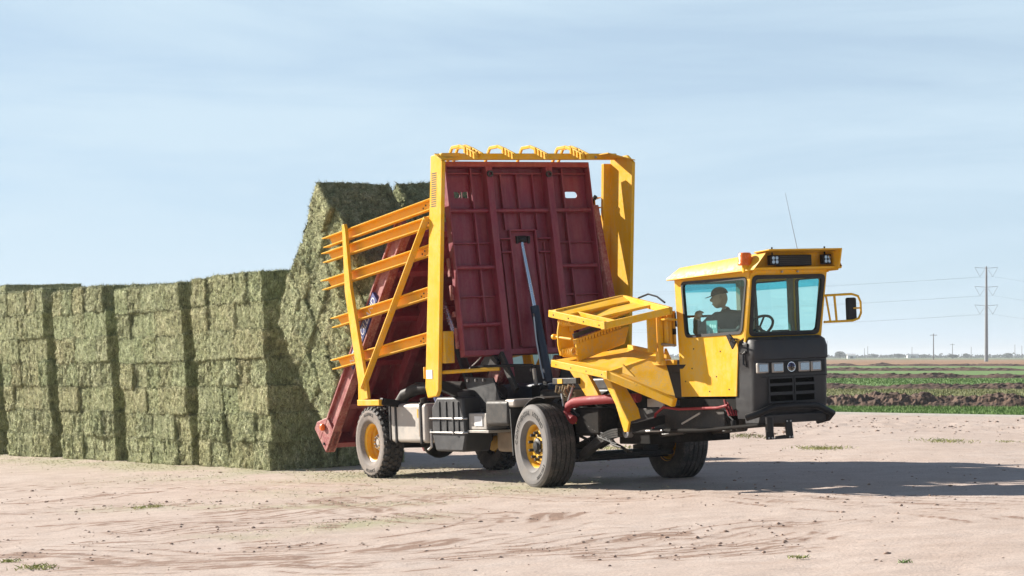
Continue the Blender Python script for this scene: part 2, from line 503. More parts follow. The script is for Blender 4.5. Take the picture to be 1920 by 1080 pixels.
m, t, b = new_mat('bare_dirt')
v = obj_vec(t)
nb = noise_node(t, 0.35, 6, 0.62, v)
nmid = noise_node(t, 2.2, 6, 0.65, v)
nf = noise_node(t, 38, 4, 0.75, v)
c1 = ramp(t, nb.outputs['Fac'], [(0.32, (0.515, 0.408, 0.342)), (0.5, (0.575, 0.465, 0.398)), (0.68, (0.63, 0.532, 0.465))])
c2 = mixc(t, 0.55, c1.outputs['Color'], ramp(t, nmid.outputs['Fac'], [(0.3, (0.485, 0.369, 0.303)), (0.66, (0.65, 0.543, 0.475))]).outputs['Color'])
sp = ramp(t, nf.outputs['Fac'], [(0.30, 0.62), (0.52, 1.0), (0.74, 1.10)])
c3 = mixc(t, 1.0, c2, sp.outputs['Color'], 'MULTIPLY')
at = t.nodes.new('ShaderNodeAttribute'); at.attribute_name = 'soil'
ach = t.nodes.new('ShaderNodeAttribute'); ach.attribute_name = 'chaff'
nst = noise_node(t, 55, 3, 0.8, v)
chm = t.nodes.new('ShaderNodeMath'); chm.operation = 'MULTIPLY'
lnk(t, ach.outputs['Fac'], chm.inputs[0])
lnk(t, ramp(t, nst.outputs['Fac'], [(0.35, 0.35), (0.62, 0.9)]).outputs['Color'], chm.inputs[1])
c4 = mixc(t, chm.outputs[0], c3, (0.36, 0.36, 0.205))
sr = ramp(t, at.outputs['Fac'], [(0.03, 0.0), (0.34, 0.92)])
soilc = ramp(t, nf.outputs['Fac'], [(0.3, (0.22, 0.135, 0.10)), (0.7, (0.38, 0.265, 0.20))])
c5 = mixc(t, sr.outputs['Color'], c4, soilc.outputs['Color'])
# beyond the yard: farmed soil
sx = t.nodes.new('ShaderNodeSeparateXYZ'); lnk(t, v, sx.inputs[0])
far = ramp(t, sx.outputs['Y'], [(0.0, 0.0), (1.0, 1.0)])
mr = t.nodes.new('ShaderNodeMapRange'); mr.inputs['From Min'].default_value = 62; mr.inputs['From Max'].default_value = 75
lnk(t, sx.outputs['Y'], mr.inputs['Value'])
nfar = noise_node(t, 0.06, 6, 0.6, v)
cf = ramp(t, nfar.outputs['Fac'], [(0.3, (0.27, 0.155, 0.085)), (0.7, (0.40, 0.25, 0.145))])
c6 = mixc(t, mr.outputs['Result'], c5, cf.outputs['Color'])
mr2 = t.nodes.new('ShaderNodeMapRange'); mr2.inputs['From Min'].default_value = 900; mr2.inputs['From Max'].default_value = 1100
lnk(t, sx.outputs['Y'], mr2.inputs['Value'])
c7 = mixc(t, mr2.outputs['Result'], c6, (0.17, 0.20, 0.10))
lnk(t, c7, b.inputs['Base Color'])
b.inputs['Roughness'].default_value = 0.95
b.inputs['Specular IOR Level'].default_value = 0.15
hh = t.nodes.new('ShaderNodeMath'); hh.operation = 'ADD'
lnk(t, nf.outputs['Fac'], hh.inputs[0]); lnk(t, nmid.outputs['Fac'], hh.inputs[1])
bump(t, hh.outputs[0], 0.55, 0.02, b)
DIRT = m
gm.materials.append(DIRT)

def gz(x, z):
    return float(base_z(x, z))

# --- loose clods and pebbles (stuff)
def lumps(name, pts, mat_, label, seed=1):
    """pts: (x, z, size); low rough stones joined in one mesh"""
    r_ = random.Random(seed)
    tv = [(0,0,1),(.9,0,.3),(.3,.85,.35),(-.75,.5,.3),(-.7,-.55,.35),(.3,-.85,.3),(.8,.55,-.3),(-.3,.9,-.3),(-.95,0,-.3),(-.3,-.9,-.3),(.75,-.55,-.3),(0,0,-.8)]
    tf = [(0,1,2),(0,2,3),(0,3,4),(0,4,5),(0,5,1),(1,6,2),(2,7,3),(3,8,4),(4,9,5),(5,10,1),(6,7,2),(7,8,3),(8,9,4),(9,10,5),(10,6,1),(11,7,6),(11,8,7),(11,9,8),(11,10,9),(11,6,10)]
    vs = []; fs = []
    for (x, z, s) in pts:
        k = len(vs); a_ = r_.random() * 6.28; ca, sa = math.cos(a_), math.sin(a_)
        sx_, sy_, sz_ = s * r_.uniform(.7, 1.3), s * r_.uniform(.6, 1.1), s * r_.uniform(.3, .6)
        g = gz(x, z) + sz_ * .25
        for p in tv:
            q = r_.uniform(.75, 1.2)
            px, py, pz = p[0]*sx_*q, p[1]*sy_*q, p[2]*sz_*q
            vs.append((x + px*ca - py*sa, z + px*sa + py*ca, g + pz))
        fs += [tuple(i + k for i in f_) for f_ in tf]
    o = mesh_obj(name, vs, fs, mat_)
    tag(o, label, None, None, 'stuff')
    return o
CLOD = paint('dirt_clod', (0.33, 0.23, 0.175), 0.95, (0.5, 0.38, 0.31), 0.5, 0.3, scale=20)
pts = []
cand = np.stack([nrg.uniform(-7, 7, 90000), 16 + nrg.uniform(0, 1, 90000) ** 1.3 * 22], 1)
dd = disturb(cand[:, 0], cand[:, 1])
keep = nrg.uniform(0, 1, 90000) < dd * 0.50 + 0.020
for x, z in cand[keep]:
    s = 0.0045 + 0.017 * rng.random() ** 4
    pts.append((x, z, s * (0.8 + z / 45)))
for k in range(1500):
    x = rng.uniform(3, 13); z = 49 - .55 * (x - 8) + rng.gauss(0, 3.2)
    pts.append((x, z, .010 + .045 * rng.random() ** 4))
for k in range(220):
    pts.append((rng.uniform(2, 11), rng.uniform(30, 48), .009 + .016 * rng.random() ** 3))
lumps('dirt_clods', pts, CLOD, 'loose dirt clods and pebbles strewn over the yard')

# --- hay chaff: short straws on the ground (stuff)
CHAFF = paint('hay_chaff', (0.46, 0.45, 0.26), 0.9, (0.5, 0.46, 0.3), 0.6, 0.3, scale=9)
vs = []; fs = []
cand = np.stack([nrg.uniform(-13, 2, 80000), nrg.uniform(22, 52, 80000)], 1)
cc = chaff_f(cand[:, 0], cand[:, 1])
for (x, z) in cand[nrg.uniform(0, 1, 80000) < cc * .55]:
    a_ = rng.random() * 6.28; l = rng.uniform(.015, .05); w = rng.uniform(.004, .008)
    g = gz(x, z) + .008 + rng.random() * .02
    dx, dz = math.cos(a_) * l, math.sin(a_) * l
    k = len(vs)
    vs += [(x, z, g), (x + dx, z + dz, g + rng.uniform(-.005, .03)), (x - math.sin(a_) * w, z + math.cos(a_) * w, g + .008)]
    fs.append((k, k+1, k+2))
tag(mesh_obj('hay_chaff', vs, fs, CHAFF, smooth=False), 'fine hay chaff scattered on the dirt round the stacks', None, None, 'stuff')

# --- grass helpers
def grass_mat(name, c0, c1, c2):
    m, t, b = new_mat(name)
    v = obj_vec(t)
    n = noise_node(t, 1.3, 4, 0.6, v)
    n2 = noise_node(t, 25, 2, 0.6, v)
    r = ramp(t, n.outputs['Fac'], [(0.3, c0), (0.55, c1), (0.75, c2)])
    c = mixc(t, 1.0, r.outputs['Color'], ramp(t, n2.outputs['Fac'], [(0.3, 0.6), (0.7, 1.25)]).outputs['Color'], 'MULTIPLY')
    lnk(t, c, b.inputs['Base Color'])
    b.inputs['Roughness'].default_value = 0.75
    return m
GRASS = grass_mat('field_grass', (0.12, 0.225, 0.045), (0.16, 0.275, 0.058), (0.23, 0.30, 0.095))
GRASS_Y = grass_mat('dry_grass', (0.17, 0.20, 0.06), (0.25, 0.25, 0.09), (0.33, 0.29, 0.13))
WEED = grass_mat('weed_green', (0.24, 0.29, 0.07), (0.36, 0.38, 0.11), (0.46, 0.43, 0.17))
def blades(pts, hgt, wid, seed=3, lean=.6):
    r_ = random.Random(seed); vs = []; fs = []
    for (x, z, g) in pts:
        a_ = r_.random() * 6.28; h_ = hgt * r_.uniform(.5, 1.3); l = h_ * r_.uniform(0, lean)
        ca, sa = math.cos(a_), math.sin(a_); k = len(vs); b2 = r_.random() * 6.28
        wx, wz = math.cos(b2) * wid, math.sin(b2) * wid
        vs += [(x - wx, z - wz, g), (x + wx, z + wz, g), (x + ca*l*.4 + wx*.5, z + sa*l*.4 + wz*.5, g + h_*.6), (x + ca*l, z + sa*l, g + h_)]
        fs += [(k, k+1, k+2), (k, k+2, k+3)]
    return vs, fs
def lip_z(x): return 58.4 - 0.8 * (x - 8)

# --- concrete edge of the irrigation ditch
CONC = paint('pale_concrete', (0.50, 0.46, 0.41), 0.9, (0.5, 0.4, 0.33), 0.4, 0.12, scale=3, bumpy=0.004)
d = Vector((1, -0.8, 0)).normalized(); nrm = Vector((0.8, 1, 0)).normalized()
vs = []; fs = []
for i in range(60):
    x = 3 + i * .5
    for k, (o_, hz) in enumerate(((0, -.05), (.02, .05), (.38, .06), (.42, -.05))):
        p = Vector((x, lip_z(x), 0)) + nrm * o_
        vs.append((p.x, p.y, .24 + hz + .008 * noise.noise(Vector((x * 2, k, 0)))))
for i in range(59):
    for k in range(3):
        a = i * 4 + k; fs.append((a, a + 1, a + 5, a + 4))
tag(mesh_obj('ditch_edge', vs, fs, CONC), 'pale concrete ditch edge between dirt yard and grass', None, None, 'structure')

# --- field strips: green sheets with blades of grass, ridges of turned earth between them
def strip(z0, z1, x0, x1, mt, lbl, dz=.03, zf0=None):
    vs = []; fs = []; n = 60
    for i in range(n + 1):
        x = x0 + (x1 - x0) * i / n
        za = zf0(x) if zf0 else z0
        for k in range(7):
            zz = za + (z1 - za) * k / 6
            vs.append((x, zz, .24 + dz + .03 * noise.noise(Vector((x * .3, zz * .3, 3))) ))
    for i in range(n):
        for k in range(6):
            a = i * 7 + k; fs.append((a, a + 7, a + 8, a + 1))
    o = mesh_obj('field_strip', vs, fs, mt)
    tag(o, lbl, None, None, 'structure')
strip(0, 66.2, 4, 32, GRASS, 'bright grass verge along the concrete ditch edge', .02, lambda x: lip_z(x) + .5)
strip(67.5, 71, -60, 90, DIRT, 'narrow tan dirt strip behind the nearest earth ridge', .03)
strip(71, 101, -70, 110, GRASS_Y, 'yellowish grass strip behind the nearest earth ridge', .03)
strip(103, 152, -90, 150, GRASS, 'broad bright green alfalfa strip in mid field', .03)
strip(154, 230, -120, 220, GRASS, 'thin green alfalfa strip beyond the mid field', .03)
strip(233, 335, -180, 300, GRASS, 'farthest thin green alfalfa strip in the field', .03)

pv = [];
for k in range(26000):
    x = rng.uniform(6, 17); z0 = lip_z(x) + .45
    z = z0 + (66.5 - z0) * rng.random()
    pv.append((x, z, .25))
vs, fs = blades(pv, .085, .010, 5)
tag(mesh_obj('verge_grass', vs, fs, GRASS, smooth=False), 'tufty green grass blades on the verge by the ditch', None, None, 'stuff')
pv = [(rng.uniform(6, 26), rng.uniform(70, 101), .26) for k in range(26000)]
vs, fs = blades(pv, .08, .016, 6)
tag(mesh_obj('dry_grass', vs, fs, GRASS_Y, smooth=False), 'sparse yellowish grass behind the nearest ridge', None, None, 'stuff')
pv = [(rng.uniform(10, 38), rng.uniform(103, 152), .26) for k in range(26000)]
vs, fs = blades(pv, .07, .03, 7)
tag(mesh_obj('alfalfa', vs, fs, GRASS, smooth=False), 'dense green alfalfa stand in mid field', None, None, 'stuff')

EARTH = paint('turned_earth', (0.115, 0.066, 0.042), 0.95, (0.22, 0.135, 0.09), 0.6, 0.35, scale=2.5, bumpy=0.02)
def ridge(zc, wd, ht, x0, x1, res, lbl, seed):
    vs = []; fs = []
    n = int((x1 - x0) / res); mrow = 22
    for i in range(n + 1):
        x = x0 + (x1 - x0) * i / n
        hs = ht * (0.80 + .55 * noise.noise(Vector((x * .35, seed, 0))))
        off = .35 * wd * noise.noise(Vector((x * .25, seed + 5, 1)))
        for k in range(mrow + 1):
            u = -1 + 2 * k / mrow
            pr = max(0, 1 - abs(u) ** 1.7)
            zz = zc + off + u * wd
            rough = noise.noise(Vector((x * 2.2, zz * 2.2, seed))) * .5 + noise.noise(Vector((x * 6, zz * 6, seed))) * .38 + .2 * noise.noise(Vector((x * 14, zz * 14, seed)))
            vs.append((x, zz, .2 + hs * pr * (1 + .55 * rough) + .02 * rough))
    r1 = mrow + 1
    for i in range(n):
        for k in range(mrow):
            a = i * r1 + k; fs.append((a, a + r1, a + r1 + 1, a + 1))
    o = mesh_obj('earth_ridge', vs, fs, EARTH, smooth=False)
    tag(o, lbl, None, None, 'structure')
ridge(66.6, 1.25, .50, -14, 26, .07, 'rough brown earth ridge nearest the ditch', 1)
ridge(102, 1.4, .34, -18, 40, .13, 'second brown earth ridge across the field', 2)
ridge(153, 1.7, .42, -20, 60, .2, 'third brown earth ridge across the field', 3)
ridge(231.5, 2.0, .42, -30, 90, .3, 'fourth brown earth ridge across the field', 4)
ridge(338, 2.4, .46, -40, 130, .4, 'farthest brown earth ridge across the field', 5)
pts = []
for k in range(2600):
    pts.append((rng.uniform(5, 20), 66.2 + rng.gauss(0, .7), .02 + .07 * rng.random() ** 3))
lumps('ridge_clods', [(x, z, s) for x, z, s in pts], EARTH, 'dark clods lying along the nearest earth ridge', 4)

# --- weeds in the yard, each a thing
def weed(x, z, wd, dp, n, hgt, label, mt):
    root = bpy.data.objects.new('weed_tuft', None); COL.objects.link(root)
    g0 = gz(x, z)
    root.location = (x, z, g0)
    r_ = random.Random(int(x * 100 + z))
    pv = [(r_.gauss(0, wd), r_.gauss(0, dp), .005) for k in range(n)]
    vs, fs = blades(pv, hgt, .006, int(z * 10), 2.2)
    mesh_obj('leaves', vs, fs, mt, root, smooth=False)
    tag(root, label, 'weed', 'weeds growing in the yard')
weed(4.95, 37.9, .24, .35, 420, .035, 'long low green weed patch just right of the wagon front', WEED)
weed(7.3, 39.9, .22, .5, 260, .04, 'straggly green weed patch near right edge of yard', WEED)
weed(8.3, 39.7, .12, .25, 100, .03, 'small flat weed patch at the right picture edge', WEED)
weed(-4.54, 29.0, .055, .12, 90, .025, 'yellowish weed in front of the hay stacks, left one of two', WEED)
weed(-4.38, 29.15, .05, .12, 80, .025, 'yellowish weed in front of the hay stacks, right one of two', WEED)
weed(-4.55, 21.4, .05, .06, 90, .025, 'yellow green weed at the left picture edge', WEED)
weed(-4.12, 20.6, .07, .12, 150, .03, 'yellow green weed in the lower left foreground', WEED)
weed(2.26, 18.62, .04, .05, 70, .022, 'tiny green weed in the lower right foreground', WEED)
weed(2.95, 17.8, .03, .04, 30, .03, 'thin dark weed near the bottom right edge', GRASS)
weed(4.35, 44.0, .25, .5, 160, .06, 'sparse dry weed behind the hitch bracket', GRASS_Y)
weed(1.75, 41.0, .25, .5, 200, .05, 'green weed seen below the wagon axle', WEED)

# --- far things: poles, wires, trees, sheds, field bales
POLE = paint('galvanised_pole', (0.28, 0.31, 0.33), 0.6)
WOOD = paint('dark_pole_wood', (0.09, 0.075, 0.065), 0.9)
WIRE = paint('wire', (0.22, 0.23, 0.25), 0.6)
def tower(x, z, label):
    root = bpy.data.objects.new('transmission_pole', None); COL.objects.link(root)
    root.location = (x, z, .24)
    MB().tube([(0,0,-.5),(0,0,9),(0,0,18),(0,0,26.1)], [.52,.45,.36,.24], 12).build('pole_shaft', POLE, root)
    for hz in (25.6, 20.4, 15.3):
        for s in (-1, 1):
            a_ = MB().tube([(0,0,hz), (s*3.2,0,hz+.25)], .055, 6).build('crossarm', POLE, root)
            MB().tube([(s*.5,0,hz-.4),(s*1.75,0,hz-2.3)], .04, 5).tube([(s*3.1,0,hz+.1),(s*1.75,0,hz-2.3)], .04, 5).build('insulator', WIRE, a_)
    tag(root, label, 'power pole', 'tall transmission poles')
    return root
tower(130.2, 650, 'tall grey transmission pole with three pairs of arms')
def cable(p, q, sag, label, r=.018):
    pts_ = []
    for i in range(33):
        t_ = i / 32
        v_ = Vector(p).lerp(Vector(q), t_); v_.z -= sag * 4 * t_ * (1 - t_)
        pts_.append(v_)
    tag(MB().tube(pts_, r, 4).build('power_line', WIRE), label, 'power line', 'power lines of the tall pole')
lv = {25.6: 'top', 20.4: 'middle', 15.3: 'bottom'}
for hz, nm in lv.items():
    cable((131.95, 650, hz - 2.06), (131.95 + 330, 650, hz - 2.06), 13, nm + ' power line right of the tall pole')
    cable((131.95, 650, hz - 2.06), (131.95 - 360, 650, hz - 2.06), 5.5, nm + ' power line left of the tall pole, nearer side')
    cable((128.45, 651, hz - 2.06), (128.45 - 360, 651, hz - 2.06), 6.5, nm + ' power line left of the tall pole, farther side')
def wood_pole(x, z, hgt, label, arm=True):
    root = bpy.data.objects.new('utility_pole', None); COL.objects.link(root)
    root.location = (x, z, .24)
    MB().tube([(0,0,-.5),(0,0,hgt)], [.24, .17], 8).build('pole_shaft', WOOD, root)
    if arm:
        MB().box(-1.5, 1.5, -.09, .09, hgt-.75, hgt-.55).build('crossarm', WOOD, root)
    tag(root, label, 'utility pole', 'wooden utility poles on the horizon')
wood_pole(178, 1000, 11, 'dark wooden utility pole with crossarm on the horizon')
wood_pole(279, 1500, 9.5, 'second utility pole left of the tall transmission pole')
for px, hz, lb in ((1551, 14, 'faint pole just right of the cab'), (1621, 8, 'faint pole above the white shed'), (1627, 9.5, 'faint pole right of the white shed'), (1710, 9, 'faint pole left of the crossarm pole'), (1821, 9, 'faint pole just left of the tall transmission pole'), (1903, 11, 'faint pole right of the tall transmission pole'), (1916, 10, 'rightmost faint pole on the horizon')):
    wood_pole((px - 960) / 4440 * 1900, 1900, hz, lb, False)
LEAF = grass_mat('far_leaves', (0.035, 0.055, 0.025), (0.06, 0.085, 0.035), (0.09, 0.11, 0.05))
BARK = paint('bark', (0.08, 0.06, 0.045), 0.9)
def far_tree(x, z, w, hgt, label):
    root = bpy.data.objects.new('tree', None); COL.objects.link(root)
    root.location = (x, z, .24)
    MB().tube([(0,0,-.3),(.1,0,hgt*.35),(0,.1,hgt*.6)], [.3,.22,.1], 7).tube([(.05,0,hgt*.3),(w*.2,.2,hgt*.6)], [.14,.06], 5).tube([(.05,0,hgt*.3),(-w*.2,-.2,hgt*.62)], [.14,.06], 5).build('trunk', BARK, root)
    r_ = random.Random(int(x)); vs = []; fs = []
    for k in range(1500):
        while True:
            p = Vector((r_.uniform(-1,1), r_.uniform(-1,1), r_.uniform(-1,1)))
            if p.length < 1 and p.length > .25 + .4 * noise.noise(p * 2.3 + Vector((x, 0, 0))): break
        c = Vector((p.x * w/2, p.y * w/2, hgt * .62 + p.z * hgt * .38))
        n_ = Vector((r_.gauss(0,1), r_.gauss(0,1), r_.gauss(0,1))).normalized(); u = n_.orthogonal().normalized() * r_.uniform(.12,.3); w_ = n_.cross(u)
        q = len(vs); vs += [c - u, c + w_ * .6, c + u, c - w_ * .6]; fs.append((q, q+1, q+2, q+3))
    mesh_obj('crown', vs, fs, LEAF, root, smooth=False)
    tag(root, label, 'tree', 'trees on the horizon')
for px, z, w, hgt, lb in ((1575, 1500, 7, 4.6, 'round dark tree nearest the cab on the horizon'), (1590, 1600, 5, 3, 'low bush right of the round dark tree'), (1685, 1750, 8, 3.4, 'wide low tree between the faint poles'), (1787, 1500, 7, 2.6, 'bush at the foot of the second utility pole'), (1811, 1900, 5, 3.8, 'small bush left of the tall transmission pole'), (1890, 1800, 7, 4, 'tree near the right end of the horizon'), (1732, 1900, 9, 3, 'wide bush left of the crossarm pole'), (1640, 1850, 6, 3, 'small bush right of the white shed')):
    far_tree((px - 960) / 4440 * z, z, w, hgt, lb)
# far line of scrub that reads as one mass
vs = []; fs = []
for k in range(9000):
    z = rng.uniform(2000, 2600); x = rng.uniform(-700, 900)
    hb = 1.2 + 3.2 * max(0, noise.noise(Vector((x * .02, z * .01, 0))) + .35)
    c = Vector((x, z, .2 + rng.random() * hb)); s = rng.uniform(.6, 1.6)
    q = len(vs); vs += [c + Vector((-s, 0, -s*.5)), c + Vector((s*.3, rng.uniform(-s, s), s*.6)), c + Vector((s, 0, -s*.4))]; fs.append((q, q+1, q+2))
tag(mesh_obj('scrub_line', vs, fs, LEAF, smooth=False), 'hazy line of far scrub along the horizon', None, None, 'stuff')
def shed(x, z, w, hgt, dp, label, rc):
    root = bpy.data.objects.new('shed', None); COL.objects.link(root); root.location = (x, z, .24)
    MB().box(-w/2, w/2, 0, dp, 0, hgt).build('wall', WHITE, root)
    MB().prism([(-w/2-.3, -.3, hgt), (w/2+.3, -.3, hgt), (w/2+.3, dp/2, hgt+1.1), (-w/2-.3, dp/2, hgt+1.1)], (0,0,.12)).prism([(-w/2-.3, dp+.3, hgt), (w/2+.3, dp+.3, hgt), (w/2+.3, dp/2, hgt+1.1), (-w/2-.3, dp/2, hgt+1.1)], (0,0,.12)).build('roof', rc, root)
    MB().box(-w*.2, w*.2, -.06, 0, 0, hgt*.75).build('door', DUSTBLACK, root)
    tag(root, label, 'shed')
shed(218, 1520, 5, 1.9, 5, 'small white shed on the horizon beside the cab', WHITE)
shed(322, 1900, 9, 2.2, 6, 'low grey roofed shed left of crossarm pole', POLE)
# pale trailer seen under the wagon bed
PALE = paint('pale_blue_sheet', (0.50, 0.58, 0.66), 0.5, (0.5, 0.45, 0.4), 0.2, 0.05)
tr = bpy.data.objects.new('trailer', None); COL.objects.link(tr); tr.location = (0, 140, .24)
bd = MB().box(-3.4, 3.4, 0, 2.2, .75, 1.95).build('trailer_body', PALE, tr, .03)
for i in range(9):
    MB().box(-3.3 + i*.8, -3.22 + i*.8, -.06, -.002, .77, 1.93).build('side_post', WHITE, bd)
for i, x in enumerate((-1.9, -1.0, 1.6)):
    MB().lathe([(.02,0),(.2,0),(.22,.03),(.38,.03),(.4,.06),(.4,.2),(.02,.2)], (x, -.05, .4), 'y', 24).build('wheel', RUBBER, tr)
MB().bar((3.4,1.1,.7),(5.2,1.1,.55),.12,.12).build('drawbar', DUSTBLACK, tr)
MB().tube([(4.2,1.1,0),(4.2,1.1,.6)], .05, 8).build('jack', STEEL, tr)
tag(tr, 'pale blue trailer parked far behind the wagon', 'trailer')

# ================================================================== HAY BALES
m, t, b = new_mat('alfalfa_hay')
v = obj_vec(t)
oi = t.nodes.new('ShaderNodeObjectInfo')
vm = t.nodes.new('ShaderNodeMapping')
lnk(t, v, vm.inputs['Vector'])
cmb = t.nodes.new('ShaderNodeCombineXYZ')
mm = t.nodes.new('ShaderNodeMath'); mm.operation = 'MULTIPLY'; mm.inputs[1].default_value = 37.0
lnk(t, oi.outputs['Random'], mm.inputs[0]); lnk(t, mm.outputs[0], cmb.inputs['X']); lnk(t, mm.outputs[0], cmb.inputs['Z'])
lnk(t, cmb.outputs[0], vm.inputs['Location'])
at = t.nodes.new('ShaderNodeAttribute'); at.attribute_name = 'tint'
ms2 = t.nodes.new('ShaderNodeMapping'); ms2.inputs['Scale'].default_value = (1.5, 1.2, 0.7)
lnk(t, vm.outputs['Vector'], ms2.inputs['Vector'])
nl = noise_node(t, 5, 4, 0.6, vm.outputs['Vector'])
ms = t.nodes.new('ShaderNodeMapping'); ms.inputs['Scale'].default_value = (1.6, 0.5, 0.35)
lnk(t, vm.outputs['Vector'], ms.inputs['Vector'])
nstr = noise_node(t, 34, 3, 0.7, ms.outputs['Vector'])
nfi = noise_node(t, 24, 4, 0.8, ms2.outputs['Vector'], 1.2)
c = ramp(t, at.outputs['Fac'], [(0.0, (0.265, 0.27, 0.142)), (0.35, (0.395, 0.41, 0.22)), (0.7, (0.53, 0.54, 0.32)), (1.0, (0.67, 0.655, 0.435))])
c2 = mixc(t, 1.0, c.outputs['Color'], ramp(t, nfi.outputs['Fac'], [(0.34, 0.30), (0.46, 0.80), (0.56, 1.10), (0.68, 1.75)]).outputs['Color'], 'MULTIPLY')  # straw speckle, with the shade of cavities put into its dark end
c3 = mixc(t, 1.0, c2, ramp(t, nstr.outputs['Fac'], [(0.3, 0.68), (0.7, 1.28)]).outputs['Color'], 'MULTIPLY')
hue = ramp(t, oi.outputs['Random'], [(0.0, (0.90, 0.97, 0.90)), (0.35, (1.0, 1.0, 1.0)), (0.65, (0.97, 0.99, 0.93)), (1.0, (1.06, 1.0, 0.96))])
c4 = mixc(t, 1.0, c3, hue.outputs['Color'], 'MULTIPLY')
c5 = mixc(t, 1.0, c4, ramp(t, nl.outputs['Fac'], [(0.3, (0.86, 0.90, 0.84)), (0.7, (1.14, 1.10, 1.10))]).outputs['Color'], 'MULTIPLY')
lnk(t, c5, b.inputs['Base Color'])
b.inputs['Roughness'].default_value = 0.85
b.inputs['Specular IOR Level'].default_value = 0.2
hs = t.nodes.new('ShaderNodeMath'); hs.operation = 'ADD'
lnk(t, nfi.outputs['Fac'], hs.inputs[0]); lnk(t, nstr.outputs['Fac'], hs.inputs[1])
bump(t, hs.outputs[0], 1.0, 0.05, b)
HAY = m
TWINE = paint('twine', (0.42, 0.40, 0.33), 0.8)

BL, BW, BH = 1.17, 0.60, 0.462
def make_bale_mesh(seed, messy):
    r_ = random.Random(seed)
    hx, hy, hz = BL/2, BW/2, BH/2
    rr = 0.022 + .012 * messy
    step = 0.026
    sv = Vector((seed * 7.31, seed * 3.17, seed * 1.77))
    flakes = [noise.noise(Vector((i * 3.7 + seed * 9, 0.5, 0))) for i in range(60)]
    def disp(p):
        q = Vector((max(-hx+rr, min(hx-rr, p.x)), max(-hy+rr, min(hy-rr, p.y)), max(-hz+rr, min(hz-rr, p.z))))
        d_ = p - q
        nrm_ = d_.normalized()
        s = q + nrm_ * rr
        lo = noise.noise(s * 2.6 + sv); mi = noise.noise(s * 7.5 + sv); hi = noise.noise(s * 19 + sv); vh = noise.noise(s * 42 + sv)
        fi = (s.x + hx) / 0.085
        k_ = int(math.floor(fi)); fr = fi - k_
        fl = flakes[(k_ + 5) % 60] * (1 - abs(nrm_.x))
        crease = -0.012 * max(0, 1 - min(fr, 1 - fr) * 9) * (1 - abs(nrm_.x))
        amp = .022 * lo + (.014 + .020*messy) * mi + (.014 + .018*messy) * hi + (.013 + .008*messy) * vh + .010 * fl + crease * .6
        # twine bites into the long faces
        tw = 0
        for ty in (-.17, 0.0, .17):
            if abs(nrm_.z) > .5 or abs(nrm_.x) > .5:
                tw = max(tw, max(0, 1 - abs(s.y - ty) / .022))
        amp -= .012 * tw
        tint = .40 + .38 * mi + .35 * hi + .22 * fl + .2 * lo  # straw tone that follows the relief: hollows carry painted shade
        return s + nrm_ * amp, nrm_, tint
    vs = []; fs = []; tints = []; samp = []
    def facegrid(o_, u, w_, nu, nw):
        k0 = len(vs)
        for i in range(nu + 1):
            for j in range(nw + 1):
                p = o_ + u * (i / nu) + w_ * (j / nw)
                q, nrm_, ti = disp(p)
                vs.append(q); tints.append(ti); samp.append((q, nrm_, ti))
        for i in range(nu):
            for j in range(nw):
                a_ = k0 + i * (nw + 1) + j
                fs.append((a_, a_ + nw + 1, a_ + nw + 2, a_ + 1))
    nX, nY, nZ = int(BL/step), int(BW/step), int(BH/step)
    V = Vector
    facegrid(V((-hx,-hy,-hz)), V((BL,0,0)), V((0,0,BH)), nX, nZ)
    facegrid(V((hx,hy,-hz)), V((-BL,0,0)), V((0,0,BH)), nX, nZ)
    facegrid(V((hx,-hy,-hz)), V((0,BW,0)), V((0,0,BH)), nY, nZ)
    facegrid(V((-hx,hy,-hz)), V((0,-BW,0)), V((0,0,BH)), nY, nZ)
    facegrid(V((-hx,-hy,hz)), V((BL,0,0)), V((0,BW,0)), nX, nY)
    facegrid(V((-hx,hy,-hz)), V((BL,0,0)), V((0,-BW,0)), nX, nY)
    nb = 4200 + int(2400 * messy)
    for k in range(nb):
        q, nrm_, ti = r_.choice(samp)
        if r_.random() < .35 and (abs(nrm_.x) + abs(nrm_.y) + abs(nrm_.z)) < 1.15: continue
        tng = Vector((r_.gauss(0,.6), r_.gauss(0,.6), r_.gauss(0, 1.0)))
        tng = tng - nrm_ * tng.dot(nrm_)
        if tng.length < .05: continue
        tng.normalize()
        dr_ = (tng + nrm_ * (abs(r_.gauss(0, .30)) + .10 + (.5 if r_.random() < .05 else 0))).normalized()
        l = r_.uniform(.03, .10) * (1.35 if r_.random() < .08 else 1)
        w_ = nrm_.cross(tng).normalized() * r_.uniform(.003, .0065)
        p = q + nrm_ * r_.uniform(-.004, .006) - tng * l * .3
        k0 = len(vs)
        vs.extend([p - w_, p + w_, p + dr_ * l])
        ti2 = max(0, min(1.1, ti + r_.gauss(.10, .26)))
        tints.extend([ti2 * .8, ti2 * .8, ti2])
        fs.append((k0, k0+1, k0+2))
    me = bpy.data.meshes.new('hay_bale')
    me.from_pydata([tuple(p) for p in vs], [], fs)
    me.polygons.foreach_set('use_smooth', [True] * len(me.polygons))
    a_ = me.attributes.new('tint', 'FLOAT', 'POINT')
    a_.data.foreach_set('value', tints)
    me.materials.append(HAY)
    return me
BALES = [make_bale_mesh(s, mess) for s, mess in ((1, .0), (2, .1), (3, .35), (4, .6), (5, .9), (6, 1.2))]
SMOOTH, MESSY = BALES[:3], BALES[2:]
br = random.Random(77)
